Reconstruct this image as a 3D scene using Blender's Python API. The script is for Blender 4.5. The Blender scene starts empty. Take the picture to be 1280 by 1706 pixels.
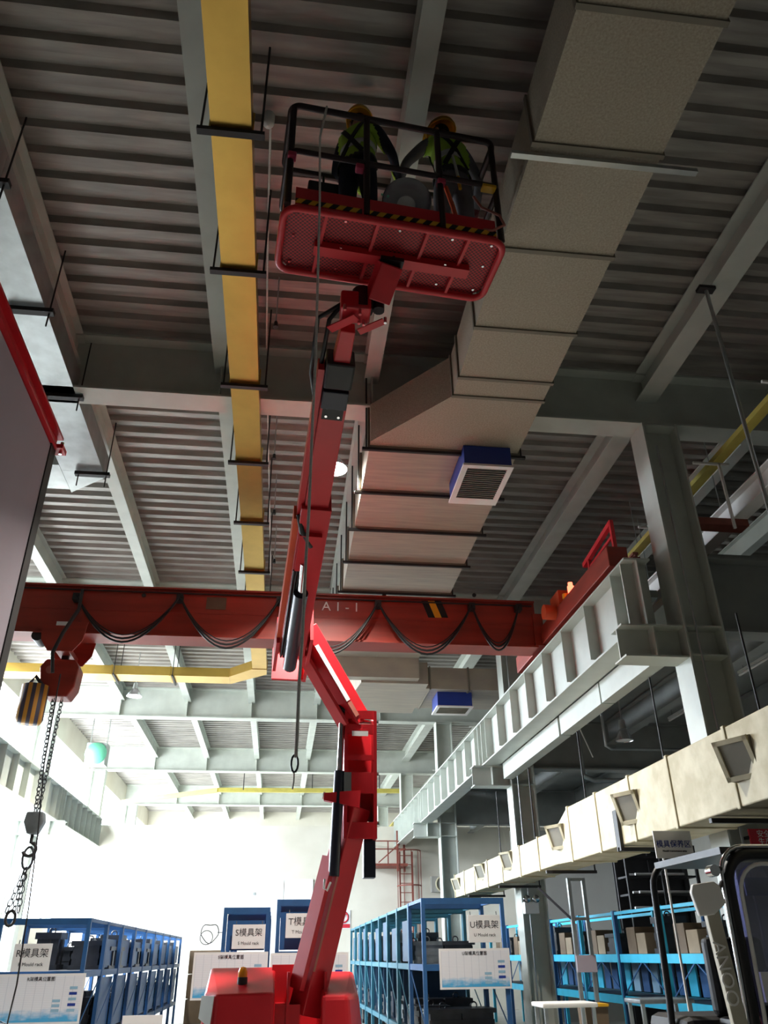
import bpy, math, random
from mathutils import Vector, Matrix
random.seed(7)
D = bpy.data
SC = bpy.context.scene
COL = SC.collection

# ------------------------------------------------------------------ camera
F_PX, PITCH, YAW, ROLL = 1316.7, .51117, .12647, .012873
EYE = Vector((0, 0, 1.65))
_f = Vector((math.sin(YAW)*math.cos(PITCH), math.cos(YAW)*math.cos(PITCH), math.sin(PITCH)))
_r = Vector((math.cos(YAW), -math.sin(YAW), 0))
_d = _f.cross(_r)
CR = math.cos(ROLL)*_r + math.sin(ROLL)*_d
CD = -math.sin(ROLL)*_r + math.cos(ROLL)*_d
cam = D.objects.new('camera', D.cameras.new('camera'))
COL.objects.link(cam)
cam.matrix_world = Matrix(((CR.x, -CD.x, -_f.x, EYE.x), (CR.y, -CD.y, -_f.y, EYE.y), (CR.z, -CD.z, -_f.z, EYE.z), (0, 0, 0, 1)))
cam.data.sensor_fit = 'VERTICAL'
cam.data.sensor_height = 24
cam.data.lens = F_PX*24/1706
cam.data.clip_start = .05
SC.camera = cam

def ray(x, y): return CR*((x-640)/F_PX) + CD*((y-853)/F_PX) + _f
def PY(x, y, Y): d = ray(x, y); return EYE + d*(Y/d.y)          # pixel to point on the plane y = Y
def PX(x, y, X): d = ray(x, y); return EYE + d*(X/d.x)
def PZ(x, y, Z): d = ray(x, y); return EYE + d*((Z-EYE.z)/d.z)

# ------------------------------------------------------------------ world, daylight, exposure
SC.view_settings.view_transform = 'Standard'
SC.view_settings.look = 'None'
SC.view_settings.gamma = 1
SC.view_settings.use_curve_mapping = False
SC.view_settings.exposure = 1.3
W = D.worlds.new('world'); SC.world = W; W.use_nodes = True
wb = W.node_tree.nodes['Background']
_tc = W.node_tree.nodes.new('ShaderNodeTexCoord'); _sx = W.node_tree.nodes.new('ShaderNodeSeparateXYZ'); _rp = W.node_tree.nodes.new('ShaderNodeValToRGB')
_rp.color_ramp.elements[0].position = .47; _rp.color_ramp.elements[0].color = (.36, .35, .33, 1)      # ground outside
_rp.color_ramp.elements[1].position = .53; _rp.color_ramp.elements[1].color = (.97, .98, 1, 1)       # bright overcast sky
_ma = W.node_tree.nodes.new('ShaderNodeMath'); _ma.operation = 'MULTIPLY_ADD'; _ma.inputs[1].default_value = .5; _ma.inputs[2].default_value = .5
W.node_tree.links.new(_tc.outputs['Generated'], _sx.inputs[0]); W.node_tree.links.new(_sx.outputs['Z'], _ma.inputs[0])
W.node_tree.links.new(_ma.outputs[0], _rp.inputs['Fac']); W.node_tree.links.new(_rp.outputs['Color'], wb.inputs[0])
wb.inputs[1].default_value = 18.5

def area_portal(loc, rot, sx, sy):
    l = D.lights.new('window_portal', 'AREA'); l.shape = 'RECTANGLE'; l.size = sx; l.size_y = sy
    l.cycles.is_portal = True
    o = D.objects.new('window_portal', l); COL.objects.link(o); o.location = loc; o.rotation_euler = rot
area_portal((-7.8, 31.05, 5.3), (0, math.radians(-90), 0), 5.6, 33.8)


LAMP_W = 190
def lamp(name, loc, power, size, color=(1, .95, .86), spread=math.pi):
    l = D.lights.new(name, 'AREA'); l.shape = 'DISK'; l.size = size; l.energy = power; l.color = color; l.spread = spread
    o = D.objects.new(name, l); COL.objects.link(o); o.location = loc
    return o

# ------------------------------------------------------------------ materials
def hx(h):
    c = [int(h[i:i+2], 16)/255 for i in (0, 2, 4)]
    return tuple(v/12.92 if v <= .04045 else ((v+.055)/1.055)**2.4 for v in c)
M = {}
def mat(name, h, rough=.5, metal=0.0, var=.12, scale=4.0, bump=0.0, bscale=None, h2=None, lo=.35, hi=.65, detail=6, spec=None, stretch=None):
    m = D.materials.new(name); m.use_nodes = True; nt = m.node_tree; b = nt.nodes['Principled BSDF']
    c = hx(h) if isinstance(h, str) else h
    c2 = (hx(h2) if isinstance(h2, str) else h2) if h2 else tuple(v*(1-var) for v in c)
    tc = nt.nodes.new('ShaderNodeTexCoord'); src = tc.outputs['Object']
    if stretch:
        mp = nt.nodes.new('ShaderNodeMapping'); mp.inputs['Scale'].default_value = stretch
        nt.links.new(src, mp.inputs['Vector']); src = mp.outputs['Vector']
    n = nt.nodes.new('ShaderNodeTexNoise'); n.inputs['Scale'].default_value = scale; n.inputs['Detail'].default_value = detail
    nt.links.new(src, n.inputs['Vector'])
    r = nt.nodes.new('ShaderNodeValToRGB'); r.color_ramp.elements[0].position = lo; r.color_ramp.elements[1].position = hi
    r.color_ramp.elements[0].color = (*c2, 1); r.color_ramp.elements[1].color = (*c, 1)
    nt.links.new(n.outputs['Fac'], r.inputs['Fac']); nt.links.new(r.outputs['Color'], b.inputs['Base Color'])
    b.inputs['Roughness'].default_value = rough; b.inputs['Metallic'].default_value = metal
    if spec is not None: b.inputs['Specular IOR Level'].default_value = spec
    if bump:
        bn = nt.nodes.new('ShaderNodeTexNoise'); bn.inputs['Scale'].default_value = bscale or scale*3
        nt.links.new(src, bn.inputs['Vector'])
        bu = nt.nodes.new('ShaderNodeBump'); bu.inputs['Strength'].default_value = bump; bu.inputs['Distance'].default_value = .02
        nt.links.new(bn.outputs['Fac'], bu.inputs['Height']); nt.links.new(bu.outputs['Normal'], b.inputs['Normal'])
    M[name] = m; return m
def glow(name, col, s):
    m = D.materials.new(name); m.use_nodes = True; b = m.node_tree.nodes['Principled BSDF']
    b.inputs['Base Color'].default_value = (*col, 1); b.inputs['Emission Color'].default_value = (*col, 1); b.inputs['Emission Strength'].default_value = s
    M[name] = m
def glass(name, col, gl=.12, rough=.05):
    m = D.materials.new(name); m.use_nodes = True; nt = m.node_tree; nt.nodes.clear()
    o = nt.nodes.new('ShaderNodeOutputMaterial'); t = nt.nodes.new('ShaderNodeBsdfTransparent'); g = nt.nodes.new('ShaderNodeBsdfGlossy')
    t.inputs[0].default_value = (*col, 1); g.inputs['Roughness'].default_value = rough
    x = nt.nodes.new('ShaderNodeMixShader'); x.inputs[0].default_value = gl
    nt.links.new(t.outputs[0], x.inputs[1]); nt.links.new(g.outputs[0], x.inputs[2]); nt.links.new(x.outputs[0], o.inputs[0])
    M[name] = m
def stripes(name, ca, cb, freq, direction):
    m = D.materials.new(name); m.use_nodes = True; nt = m.node_tree; b = nt.nodes['Principled BSDF']
    tc = nt.nodes.new('ShaderNodeTexCoord'); dp = nt.nodes.new('ShaderNodeVectorMath'); dp.operation = 'DOT_PRODUCT'
    dp.inputs[1].default_value = direction
    nt.links.new(tc.outputs['Object'], dp.inputs[0])
    a = nt.nodes.new('ShaderNodeMath'); a.operation = 'MULTIPLY'; a.inputs[1].default_value = freq
    nt.links.new(dp.outputs['Value'], a.inputs[0])
    fr = nt.nodes.new('ShaderNodeMath'); fr.operation = 'FRACT'; nt.links.new(a.outputs[0], fr.inputs[0])
    gt = nt.nodes.new('ShaderNodeMath'); gt.operation = 'GREATER_THAN'; gt.inputs[1].default_value = .5; nt.links.new(fr.outputs[0], gt.inputs[0])
    mx = nt.nodes.new('ShaderNodeMix'); mx.data_type = 'RGBA'; mx.inputs[6].default_value = (*hx(ca), 1); mx.inputs[7].default_value = (*hx(cb), 1)
    nt.links.new(gt.outputs[0], mx.inputs[0]); nt.links.new(mx.outputs[2], b.inputs['Base Color']); b.inputs['Roughness'].default_value = .55
    M[name] = m

mat('deck', 'a8a29b', .42, .3, .35, 3, stretch=(.4, 3, 1), bump=.1, bscale=12)
mat('deck_seam', '55524e', .6)
mat('steel', 'c3c8bf', .5, 0, .12, 2.5, bump=.05)
mat('steel_dark', '9aa09c', .55, 0, .15, 2.5)
mat('column', '77777c', .5, 0, .25, 2.0, stretch=(1, 1, .3))
mat('mezz', '8f928e', .6, 0, .2, 2)
mat('wall', 'd6d1c2', .8, 0, .07, .7, bump=.05, h2='c8c2b2')
mat('wall_dark', 'a8a69e', .85, 0, .1, 1)
mat('floor', 'b4b6b0', .35, 0, .2, 1.5)
mat('gold', 'd0aa58', .28, .9, .08, 4, bump=.06, bscale=2.5)
mat('gold_cream', 'd8c48c', .45, .2, .12, 3)
mat('foil', 'b0a694', .5, .1, .4, 55, h2='948a78', lo=.3, hi=.7, detail=12, bump=.12, bscale=40)
mat('foil_light', 'b0a694', .5, .1, .15, 2.5, stretch=(.6, 7, 1), h2='a0968a')
mat('galv', 'c4c8c8', .32, .8, .18, 5)
mat('cream_duct', 'cbc3a6', .6, 0, .16, 5, h2='b3a988', bump=.25, bscale=6)
mat('duct_band', '7d7668', .5, .2)
mat('dark', '2a2829', .55, 0, .3)
mat('black', '141416', .45, 0, .3)
mat('rubber', '18181a', .8, 0, .3, bump=.2)
mat('lift_red', 'cc232d', .34, 0, .12, 2.0)
mat('lift_red2', 'cc232d', .34, 0, .12, 2.0)
mat('lift_maroon', 'cc232d', .34, 0, .12, 2.0)
mat('crane_red', 'a03626', .45, 0, .16, 1.4, stretch=(.4, 1, 4), h2='852c1e')
mat('crane_flange', 'b0685a', .5, 0, .15)
mat('rail_brown', '2b1416', .4, 0, .3)
mat('chrome', 'd8d8da', .12, 1.0, .05)
mat('white', 'e6e4e0', .5, 0, .06)
mat('paper', 'dcdcdc', .6, 0, .04)
mat('ink', '35353a', .7, 0, .1)
mat('rope', 'efece6', .8, 0, .15, 60)
mat('yellow', 'e0a81e', .4, 0, .1)
mat('yellow_tray', 'b5a850', .5, 0, .15)
mat('amber', 'e8941a', .2, 0, .1)
mat('orange', 'd8552a', .5, 0, .1)
mat('blue_rack', '27578a', .45, 0, .2, 4)
mat('teal_rack', '2f6d80', .45, 0, .25, 4)
mat('dark_rack', '2f3846', .5, 0, .25, 4)
mat('navy_panel', '274560', .5, 0, .25, 4)
mat('cyan_rack', '38b7d8', .4, 0, .15, 4)
mat('blue_reg', '20388c', .4, 0, .1)
mat('lightblue', '8fb4cc', .4, 0, .15)
mat('runway_blue', 'b4c4d0', .5, 0, .1)
mat('panel_lilac', 'aca1ac', .75, 0, .06, .8)
mat('rust', '8c4a3c', .65, 0, .25, 6)
mat('redsign', 'c42a38', .5, 0, .05)
mat('green_fan', '6fc7a2', .5, 0, .1)
mat('mould', '4a4c50', .4, .6, .3, 6)
mat('mould_light', '8b9296', .4, .5, .3, 6)
mat('brown', '6a5844', .7, 0, .2)
mat('crane_flange2', '8f7f68', .8, 0, .15)
mat('navy', '1a1f2e', .85, 0, .3, 12)
mat('grey_cloth', '77747a', .9, 0, .2, 10)
mat('lime', 'a6c948', .7, 0, .12, 14)
mat('reflect', 'c9ccc8', .4, 0, .1)
mat('skin', 'b98a70', .6, 0, .1)
mat('hair', '16130f', .8, 0, .2)
mat('maroon_glove', '5b2228', .8, 0, .2)
mat('pink', 'c23a5a', .6, 0, .1)
mat('dish', 'cfd0d6', .22, .9, .08)
mat('grille', '8a8678', .6, .2, .2)
mat('fork_grey', 'b8b2a0', .45, 0, .08)
mat('cyl_black', '202433', .35, .1, .2)
glow('lamp_glow', (1, .97, .9), 14)
glow('beacon_red', (1, .1, .05), 2.5)
glass('pane_glass', (.9, .95, 1), .06)
glass('cab_glass', (.42, .42, .62), .25)
stripes('hazard', 'e0a020', '15130f', 9, (1, .1, -.7))
stripes('hazard_bucket', 'd69a3a', '4a4658', 9, (1, .3, 0))
def board_material():
    m = D.materials.new('board_print'); m.use_nodes = True; nt = m.node_tree; b = nt.nodes['Principled BSDF']; N = nt.nodes.new; L = nt.links.new
    tc = N('ShaderNodeTexCoord'); s = N('ShaderNodeSeparateXYZ'); L(tc.outputs['Generated'], s.inputs[0])
    n = N('ShaderNodeTexNoise'); n.inputs['Scale'].default_value = 9; L(tc.outputs['Generated'], n.inputs['Vector'])
    a = N('ShaderNodeMath'); a.operation = 'MULTIPLY_ADD'; a.inputs[1].default_value = .35; L(n.outputs['Fac'], a.inputs[0]); L(s.outputs['Z'], a.inputs[2])
    r = N('ShaderNodeValToRGB'); e = r.color_ramp.elements; e[0].position = .22; e[0].color = (*hx('3f9fd0'), 1); e[1].position = .46; e[1].color = (*hx('d9dae0'), 1)
    L(a.outputs[0], r.inputs['Fac'])
    w = N('ShaderNodeMath'); w.operation = 'MULTIPLY'; w.inputs[1].default_value = 26; L(s.outputs['Z'], w.inputs[0])
    f = N('ShaderNodeMath'); f.operation = 'FRACT'; L(w.outputs[0], f.inputs[0])
    g = N('ShaderNodeMath'); g.operation = 'LESS_THAN'; g.inputs[1].default_value = .16; L(f.outputs[0], g.inputs[0])
    w2 = N('ShaderNodeMath'); w2.operation = 'MULTIPLY'; w2.inputs[1].default_value = 9; L(s.outputs['X'], w2.inputs[0])
    f2 = N('ShaderNodeMath'); f2.operation = 'FRACT'; L(w2.outputs[0], f2.inputs[0])
    g2 = N('ShaderNodeMath'); g2.operation = 'LESS_THAN'; g2.inputs[1].default_value = .07; L(f2.outputs[0], g2.inputs[0])
    mx = N('ShaderNodeMath'); mx.operation = 'MAXIMUM'; L(g.outputs[0], mx.inputs[0]); L(g2.outputs[0], mx.inputs[1])
    k = N('ShaderNodeMath'); k.operation = 'MULTIPLY'; k.inputs[1].default_value = .3; L(mx.outputs[0], k.inputs[0])
    c = N('ShaderNodeMix'); c.data_type = 'RGBA'; c.inputs[7].default_value = (*hx('7d86a0'), 1); L(k.outputs[0], c.inputs[0]); L(r.outputs['Color'], c.inputs[6])
    L(c.outputs[2], b.inputs['Base Color']); b.inputs['Roughness'].default_value = .5
    M['board_print'] = m
board_material()
def mesh_floor_material():
    m = D.materials.new('basket_mesh'); m.use_nodes = True; nt = m.node_tree; N = nt.nodes.new; L = nt.links.new
    b = nt.nodes['Principled BSDF']; b.inputs['Base Color'].default_value = (*hx('b01c26'), 1); b.inputs['Roughness'].default_value = .5
    tc = N('ShaderNodeTexCoord'); ck = N('ShaderNodeTexChecker'); ck.inputs['Scale'].default_value = 55
    ck.inputs['Color1'].default_value = (*hx('b81e28'), 1); ck.inputs['Color2'].default_value = (*hx('5c1218'), 1)
    L(tc.outputs['Object'], ck.inputs['Vector']); L(ck.outputs['Color'], b.inputs['Base Color'])
    M['basket_mesh'] = m
mesh_floor_material()

# ------------------------------------------------------------------ mesh helpers
ORI = {}
def V(*a): return Vector(a)
class MB:
    def __init__(s): s.v = []; s.f = []; s.sm = []
    def add(s, vs, fs, smooth=False):
        o = len(s.v); s.v += [tuple(v) for v in vs]; s.f += [tuple(i+o for i in f) for f in fs]; s.sm += [smooth]*len(fs); return s
    def box(s, x0, x1, y0, y1, z0, z1):
        return s.add([(x, y, z) for z in (z0, z1) for y in (y0, y1) for x in (x0, x1)],
                     [(0, 2, 3, 1), (4, 5, 7, 6), (0, 1, 5, 4), (2, 6, 7, 3), (0, 4, 6, 2), (1, 3, 7, 5)])
    def obox(s, c, a, b, d):
        c = Vector(c); vs = [c+x*a+y*b+z*d for z in (-1, 1) for y in (-1, 1) for x in (-1, 1)]
        return s.add(vs, [(0, 2, 3, 1), (4, 5, 7, 6), (0, 1, 5, 4), (2, 6, 7, 3), (0, 4, 6, 2), (1, 3, 7, 5)])
    def beam(s, p, q, w, h, up=(0, 0, 1), w2=None, h2=None):
        p = Vector(p); q = Vector(q); d = (q-p).normalized(); up = Vector(up); sd = d.cross(up)
        if sd.length < 1e-4: sd = d.cross(Vector((0, 1, 0)))
        sd.normalize(); u = sd.cross(d).normalized(); w2 = w if w2 is None else w2; h2 = h if h2 is None else h2
        vs = [p+sd*w/2*x+u*h/2*z for z in (-1, 1) for x in (-1, 1)]+[q+sd*w2/2*x+u*h2/2*z for z in (-1, 1) for x in (-1, 1)]
        return s.add(vs, [(0, 1, 3, 2), (4, 6, 7, 5), (0, 4, 5, 1), (2, 3, 7, 6), (0, 2, 6, 4), (1, 5, 7, 3)])
    def cyl(s, p, q, r, r2=None, n=12, cap=True):
        p = Vector(p); q = Vector(q); d = (q-p).normalized(); r2 = r if r2 is None else r2
        a = d.orthogonal().normalized(); b = d.cross(a)
        vs = []
        for c, rr in ((p, r), (q, r2)):
            vs += [c+(a*math.cos(t)+b*math.sin(t))*rr for t in [2*math.pi*i/n for i in range(n)]]
        s.add(vs, [(i, (i+1) % n, n+(i+1) % n, n+i) for i in range(n)], True)
        if cap: s.add(vs, [tuple(range(n-1, -1, -1)), tuple(range(n, 2*n))])
        return s
    def tube(s, pts, r, n=6, closed=False):
        pts = [Vector(p) for p in pts]; m = len(pts); vs = []; prev = None
        for i, p in enumerate(pts):
            if closed: d = pts[(i+1) % m]-pts[i-1]
            else: d = pts[min(i+1, m-1)]-pts[max(i-1, 0)]
            d.normalize()
            a = d.orthogonal().normalized() if prev is None else (prev-d*prev.dot(d)).normalized()
            prev = a; b = d.cross(a); vs += [p+(a*math.cos(2*math.pi*k/n)+b*math.sin(2*math.pi*k/n))*r for k in range(n)]
        fs = []
        for i in range(m if closed else m-1):
            j = (i+1) % m
            fs += [(i*n+k, i*n+(k+1) % n, j*n+(k+1) % n, j*n+k) for k in range(n)]
        s.add(vs, fs, True)
        if not closed: s.add(vs, [tuple(range(n-1, -1, -1)), tuple(range((m-1)*n, m*n))])
        return s
    def lathe(s, c, axis, prof, n=20):
        c = Vector(c); d = Vector(axis).normalized(); a = d.orthogonal().normalized(); b = d.cross(a); vs = []
        for r, h in prof: vs += [c+d*h+(a*math.cos(2*math.pi*k/n)+b*math.sin(2*math.pi*k/n))*r for k in range(n)]
        return s.add(vs, [(i*n+k, i*n+(k+1) % n, (i+1)*n+(k+1) % n, (i+1)*n+k) for i in range(len(prof)-1) for k in range(n)], True)
    def prism(s, poly, e):
        e = Vector(e); n = len(poly); vs = [Vector(p) for p in poly]+[Vector(p)+e for p in poly]
        return s.add(vs, [tuple(range(n-1, -1, -1)), tuple(range(n, 2*n))]+[(i, (i+1) % n, n+(i+1) % n, n+i) for i in range(n)])
    def ibeam(s, p, q, w, h, tf=.02, tw=.015, up=(0, 0, 1)):
        p = Vector(p); q = Vector(q); u = Vector(up)          # p, q on the middle of the section
        s.beam(p+u*(h/2-tf/2), q+u*(h/2-tf/2), w, tf, up); s.beam(p-u*(h/2-tf/2), q-u*(h/2-tf/2), w, tf, up)
        return s.beam(p, q, tw, h-2*tf, up)
    def build(s, name, material, parent=None, label=None, cat=None, group=None, kind=None, bevel=0, org=None):
        me = D.meshes.new(name)
        if parent is not None: o0 = ORI[parent.name]
        elif org is not None: o0 = Vector(org)
        else:
            xs = [v[0] for v in s.v]; ys = [v[1] for v in s.v]; zs = [v[2] for v in s.v]
            o0 = Vector(((min(xs)+max(xs))/2, (min(ys)+max(ys))/2, min(zs)))
        me.from_pydata([(v[0]-o0.x, v[1]-o0.y, v[2]-o0.z) for v in s.v], [], s.f)
        me.polygons.foreach_set('use_smooth', s.sm); me.update()
        mats = material if isinstance(material, (list, tuple)) else [material]
        for k in mats: me.materials.append(M[k])
        o = D.objects.new(name, me); COL.objects.link(o); ORI[o.name] = o0
        if parent is None: o.location = o0
        else: o.parent = parent
        if bevel:
            b = o.modifiers.new('edge', 'BEVEL'); b.width = bevel; b.segments = 2; b.limit_method = 'ANGLE'
        return tag(o, label, cat, group, kind)
def tag(o, label=None, cat=None, group=None, kind=None):
    if label: o['label'] = label
    if cat: o['category'] = cat
    if group: o['group'] = group
    if kind: o['kind'] = kind
    return o
def thing(name, loc, label=None, cat=None, group=None, kind=None):
    o = D.objects.new(name, None); o.empty_display_size = .1; COL.objects.link(o); o.location = loc; ORI[o.name] = Vector(loc)
    return tag(o, label, cat, group, kind)
def dup(root, dl, label=None, group=None):
    def cp(o, par):
        c = o.copy(); COL.objects.link(c); ORI[c.name] = ORI[o.name]+Vector(dl)
        if par is not None: c.parent = par
        for ch in list(o.children): cp(ch, c)
        return c
    r = cp(root, None); r.location = root.location+Vector(dl)
    return tag(r, label, None, group)
def B(*a): return MB().box(*a)
def text(body, c, right, up, size, name, material, parent, extrude=.002):
    cu = D.curves.new('t', 'FONT'); cu.body = body; cu.size = size; cu.align_x = 'CENTER'; cu.align_y = 'CENTER'; cu.extrude = extrude; cu.resolution_u = 3
    o = D.objects.new('t', cu); COL.objects.link(o); bpy.context.view_layer.update()
    me = D.meshes.new_from_object(o.evaluated_get(bpy.context.evaluated_depsgraph_get()))
    D.objects.remove(o); D.curves.remove(cu)
    right = Vector(right).normalized(); up = Vector(up).normalized(); n = right.cross(up)
    mb = MB(); mb.add([Vector(c)+right*v.co.x+up*v.co.y+n*v.co.z for v in me.vertices], [tuple(p.vertices) for p in me.polygons])
    D.meshes.remove(me)
    return mb.build(name, material, parent)
def arc(p, q, sag, n=12):
    p = Vector(p); q = Vector(q); return [p.lerp(q, i/n)-Vector((0, 0, sag*4*(i/n)*(1-i/n))) for i in range(n+1)]

# ------------------------------------------------------------------ the setting
FR = [0.57, 8.57, 16.6, 24.6, 32.6, 40.6]           # frame lines along the hall
Y0, Y1, XL, XR = -5.5, 48.5, -7.6, 13.2
fl = B(XL-.3, XR+.3, Y0-.3, Y1+.3, -.15, 0).build('floor', 'floor', label='grey painted factory floor', kind='structure')
ce = B(XL-.3, XR+.3, Y0-.3, Y1+.3, 8.99, 9.2).build('ceiling', 'deck', label='galvanised corrugated metal deck ceiling', kind='structure')
PUR = [-7.0, -5.0, -3.02, -1.08, .93, 2.9, 4.88, 6.9, 8.9, 10.9, 13.0]
def deck_sheet(x0, x1, y0, y1):
    mb = MB(); p = .3; y = y0; prof = []
    while y < y1-1e-3:
        for dy, z in ((0, 8.91), (.11, 8.91), (.145, 8.985), (.265, 8.985)): prof.append((min(y+dy, y1), z))
        y += p
    prof.append((y1, 8.91))
    n = len(prof); vs = [(x0, a, b) for a, b in prof]+[(x1, a, b) for a, b in prof]
    mb.add(vs, [(i, n+i, n+i+1, i+1) for i in range(n-1)])
    return mb
YS = [Y0]+FR+[Y1]
for j in range(len(YS)-1):
    for i in range(len(PUR)-1):
        if PUR[i] > 9 and j > 3: continue
        deck_sheet(PUR[i]+(.003 if i else -.6), PUR[i+1]-.003, YS[j]+.003, YS[j+1]-.003).build('deck_sheet', 'deck', ce)
wb_ = B(XL-.3, XR+.3, Y1, Y1+.3, 0, 9).build('wall_back', 'wall', label='cream end wall of the hall behind the cross wall', kind='structure')
B(XL-.3, XR+.3, Y0-.3, Y0, 0, 9).build('wall_front', 'wall_dark', label='grey wall at the near end of the hall', kind='structure')
B(XR, XR+.3, Y0, Y1, 0, 9).build('wall_right', 'wall_dark', label='dark grey side wall beyond the mezzanine', kind='structure')
WY0, WY1, WZ0, WZ1 = 14.2, 47.9, 2.6, 8.05
wl = MB(); wl.box(XL-.15, XL+.15, Y0, WY0, 0, 9).box(XL-.15, XL+.15, WY0, WY1, 0, WZ0).box(XL-.15, XL+.15, WY0, WY1, WZ1, 9).box(XL-.15, XL+.15, WY1, Y1, 0, 9)
wl.build('wall_left', 'wall', label='pale side wall around the tall window band', kind='structure')
nb = 5
for b in range(nb):
    ya = WY0+(WY1-WY0)*b/nb; yb = WY0+(WY1-WY0)*(b+1)/nb
    fr = MB(); npn = 3
    for k in range(npn+1):
        y = ya+(yb-ya)*k/npn; fr.box(XL-.03, XL+.03, y-.025, y+.025, WZ0, WZ1)
    for z in (WZ0+.02, 5.3, WZ1-.02): fr.box(XL-.028, XL+.028, ya, yb, z-.02, z+.02)
    w = fr.build('window_%d' % (b+1), 'white', label='tall white framed window bay in the side wall', kind='structure')
    for k in range(npn):
        y = ya+(yb-ya)*k/npn; y2 = ya+(yb-ya)*(k+1)/npn
        for z, z2 in ((WZ0, 5.3), (5.3, WZ1)):
            B(XL-.004, XL+.004, y+.025, y2-.025, z+.02, z2-.02).build('pane', 'pane_glass', w)
# lower cross wall where the runways end, with its double door
YW = 30.6; ZW = PY(480, 1376, YW).z
B(XL+.16, 11.0, YW, YW+.2, 0, ZW).build('wall_cross', 'wall', label='cream cross wall at the far end of the runways', kind='structure')
da = PY(425, 1465, YW); db = PY(474, 1465, YW); dc = PY(522, 1465, YW)
dr = thing('door_1', (db.x, YW, 0), 'large pale double door in the cross wall', kind='structure')
B(da.x, db.x-.01, YW-.05, YW+.01, 0, da.z).build('door_leaf', 'white', dr)
B(db.x+.01, dc.x, YW-.05, YW+.01, 0, da.z).build('door_leaf', 'white', dr)
for z in (da.z-.5, da.z-1.8):
    B(da.x-.04, da.x+.05, YW-.08, YW-.04, z, z+.09).build('hinge', 'steel_dark', dr)

# ------------------------------------------------------------------ roof frames, purlins, columns
ordn = {1: 'grey roof beam crossing above the boom lift, between basket and crane', 2: 'grey roof beam hidden behind the red overhead crane girder', 3: 'grey roof beam just beyond the gold duct bend',
        4: 'grey roof beam in front of the thin yellow cross pipe', 5: 'last grey roof beam before the cream end wall', 0: 'grey roof beam over the near end of the hall'}
for k, y in enumerate(FR):
    t = thing('roof_beam', (-1, y, 8.0), ordn[k], 'beam')
    B(XL+.2, XR, y-.175, y+.175, 8.0, 8.03).build('bottom_flange', 'steel', t)
    B(XL+.2, XR, y-.012, y+.012, 8.03, 8.87).build('web', 'steel', t)
    B(XL+.2, XR, y-.175, y+.175, 8.87, 8.905).build('top_flange', 'steel', t)
    for x in PUR[1:-1]:
        if abs(x-4.88) < .1: continue
        B(x-.008, x+.008, y-.165, y+.165, 8.03, 8.87).build('stiffener', 'steel', t)
    for x in PUR[1:-1]:
        w = .3 if abs(x-4.88) < .1 else .2
        for a, b in ((y-.178, y-.0125), (y+.0125, y+.178)):
            MB().ibeam((x, a, 8.685), (x, b, 8.685), w, .37).build('purlin_seat', 'steel', t)
PN = {1: 'nearest the windows', 2: 'above the galvanised duct line', 3: 'beside the gold duct', 4: 'between gold duct and big duct', 5: 'over the big air duct', 6: 'on the column line', 7: 'first beyond the columns', 8: 'second beyond the columns', 9: 'third beyond the columns'}
BN = {1: 'above the lift basket', 2: 'above the red crane', 3: 'of the gold duct bend', 4: 'of the green fan', 5: 'of the yellow pipe', 6: 'next to the end wall'}
for j in range(len(YS)-1):
    for i, x in enumerate(PUR):
        if j == 0 or x < -6.9 or x > 11 : continue
        w = .3 if abs(x-4.88) < .1 else .2
        ya, yb = YS[j]+.1785, YS[j+1]-(.1785 if j < len(YS)-2 else .01)
        mb = MB().ibeam((x, ya, 8.7), (x, yb, 8.7), w, .4)
        mb.build('purlin', 'steel', label='grey purlin %s, in the bay %s' % (PN[i], BN[j]), cat='purlin',
                 group='purlins on the column line' if w > .25 else 'roof purlins')
def column(x, y, label, corbel_side):
    t = thing('steel_column', (x, y, 0), label, 'column', 'columns along the crane runway' if x > 0 else 'columns by the windows')
    B(x-.25, x-.225, y-.2, y+.2, 0, 8.0).build('flange', 'steel', t)
    B(x+.225, x+.25, y-.2, y+.2, 0, 8.0).build('flange', 'steel', t)
    B(x-.225, x+.225, y-.01, y+.01, 0, 8.0).build('web', 'steel', t)
    for z in (4.68, 5.04, 7.97):
        B(x-.225, x+.225, y-.19, y+.19, z-.01, z+.01).build('stiffener', 'steel', t)
    s = corbel_side; xa = x+s*.25; xb = x+s*1.02
    c = MB().box(min(xa, xb), max(xa, xb), y-.17, y+.17, 5.03, 5.05).box(min(xa, xb), max(xa, xb), y-.17, y+.17, 4.65, 4.67).box(min(xa, xb), max(xa, xb), y-.01, y+.01, 4.67, 5.03)
    c.box(x+s*.62-.008, x+s*.62+.008, y-.16, y+.16, 4.67, 5.03)
    c.build('corbel', 'steel', t)
    return t
for k, y in enumerate(FR[1:]):
    t = column(4.9, y, ['grey steel column beside the forklift, carrying the runway', 'grey steel column behind the white air duct, next to the blue racks',
                    'grey steel column near the far end of the white air duct', 'grey steel column rising just behind the cross wall', 'grey steel column standing farthest behind the cross wall'][k], -1)
    if k < 2:   # conduit running down the column
        MB().tube([(4.78, y-.225, 0), (4.78, y-.225, 7.6)], .014).build('conduit', 'galv', t)
for k, y in enumerate(FR[1:]):
    column(-7.05, y, '%s pale steel column along the bright windows, counting from the lilac panel' % ['first', 'second', 'third', 'fourth', 'fifth'][k], 1)

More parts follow.
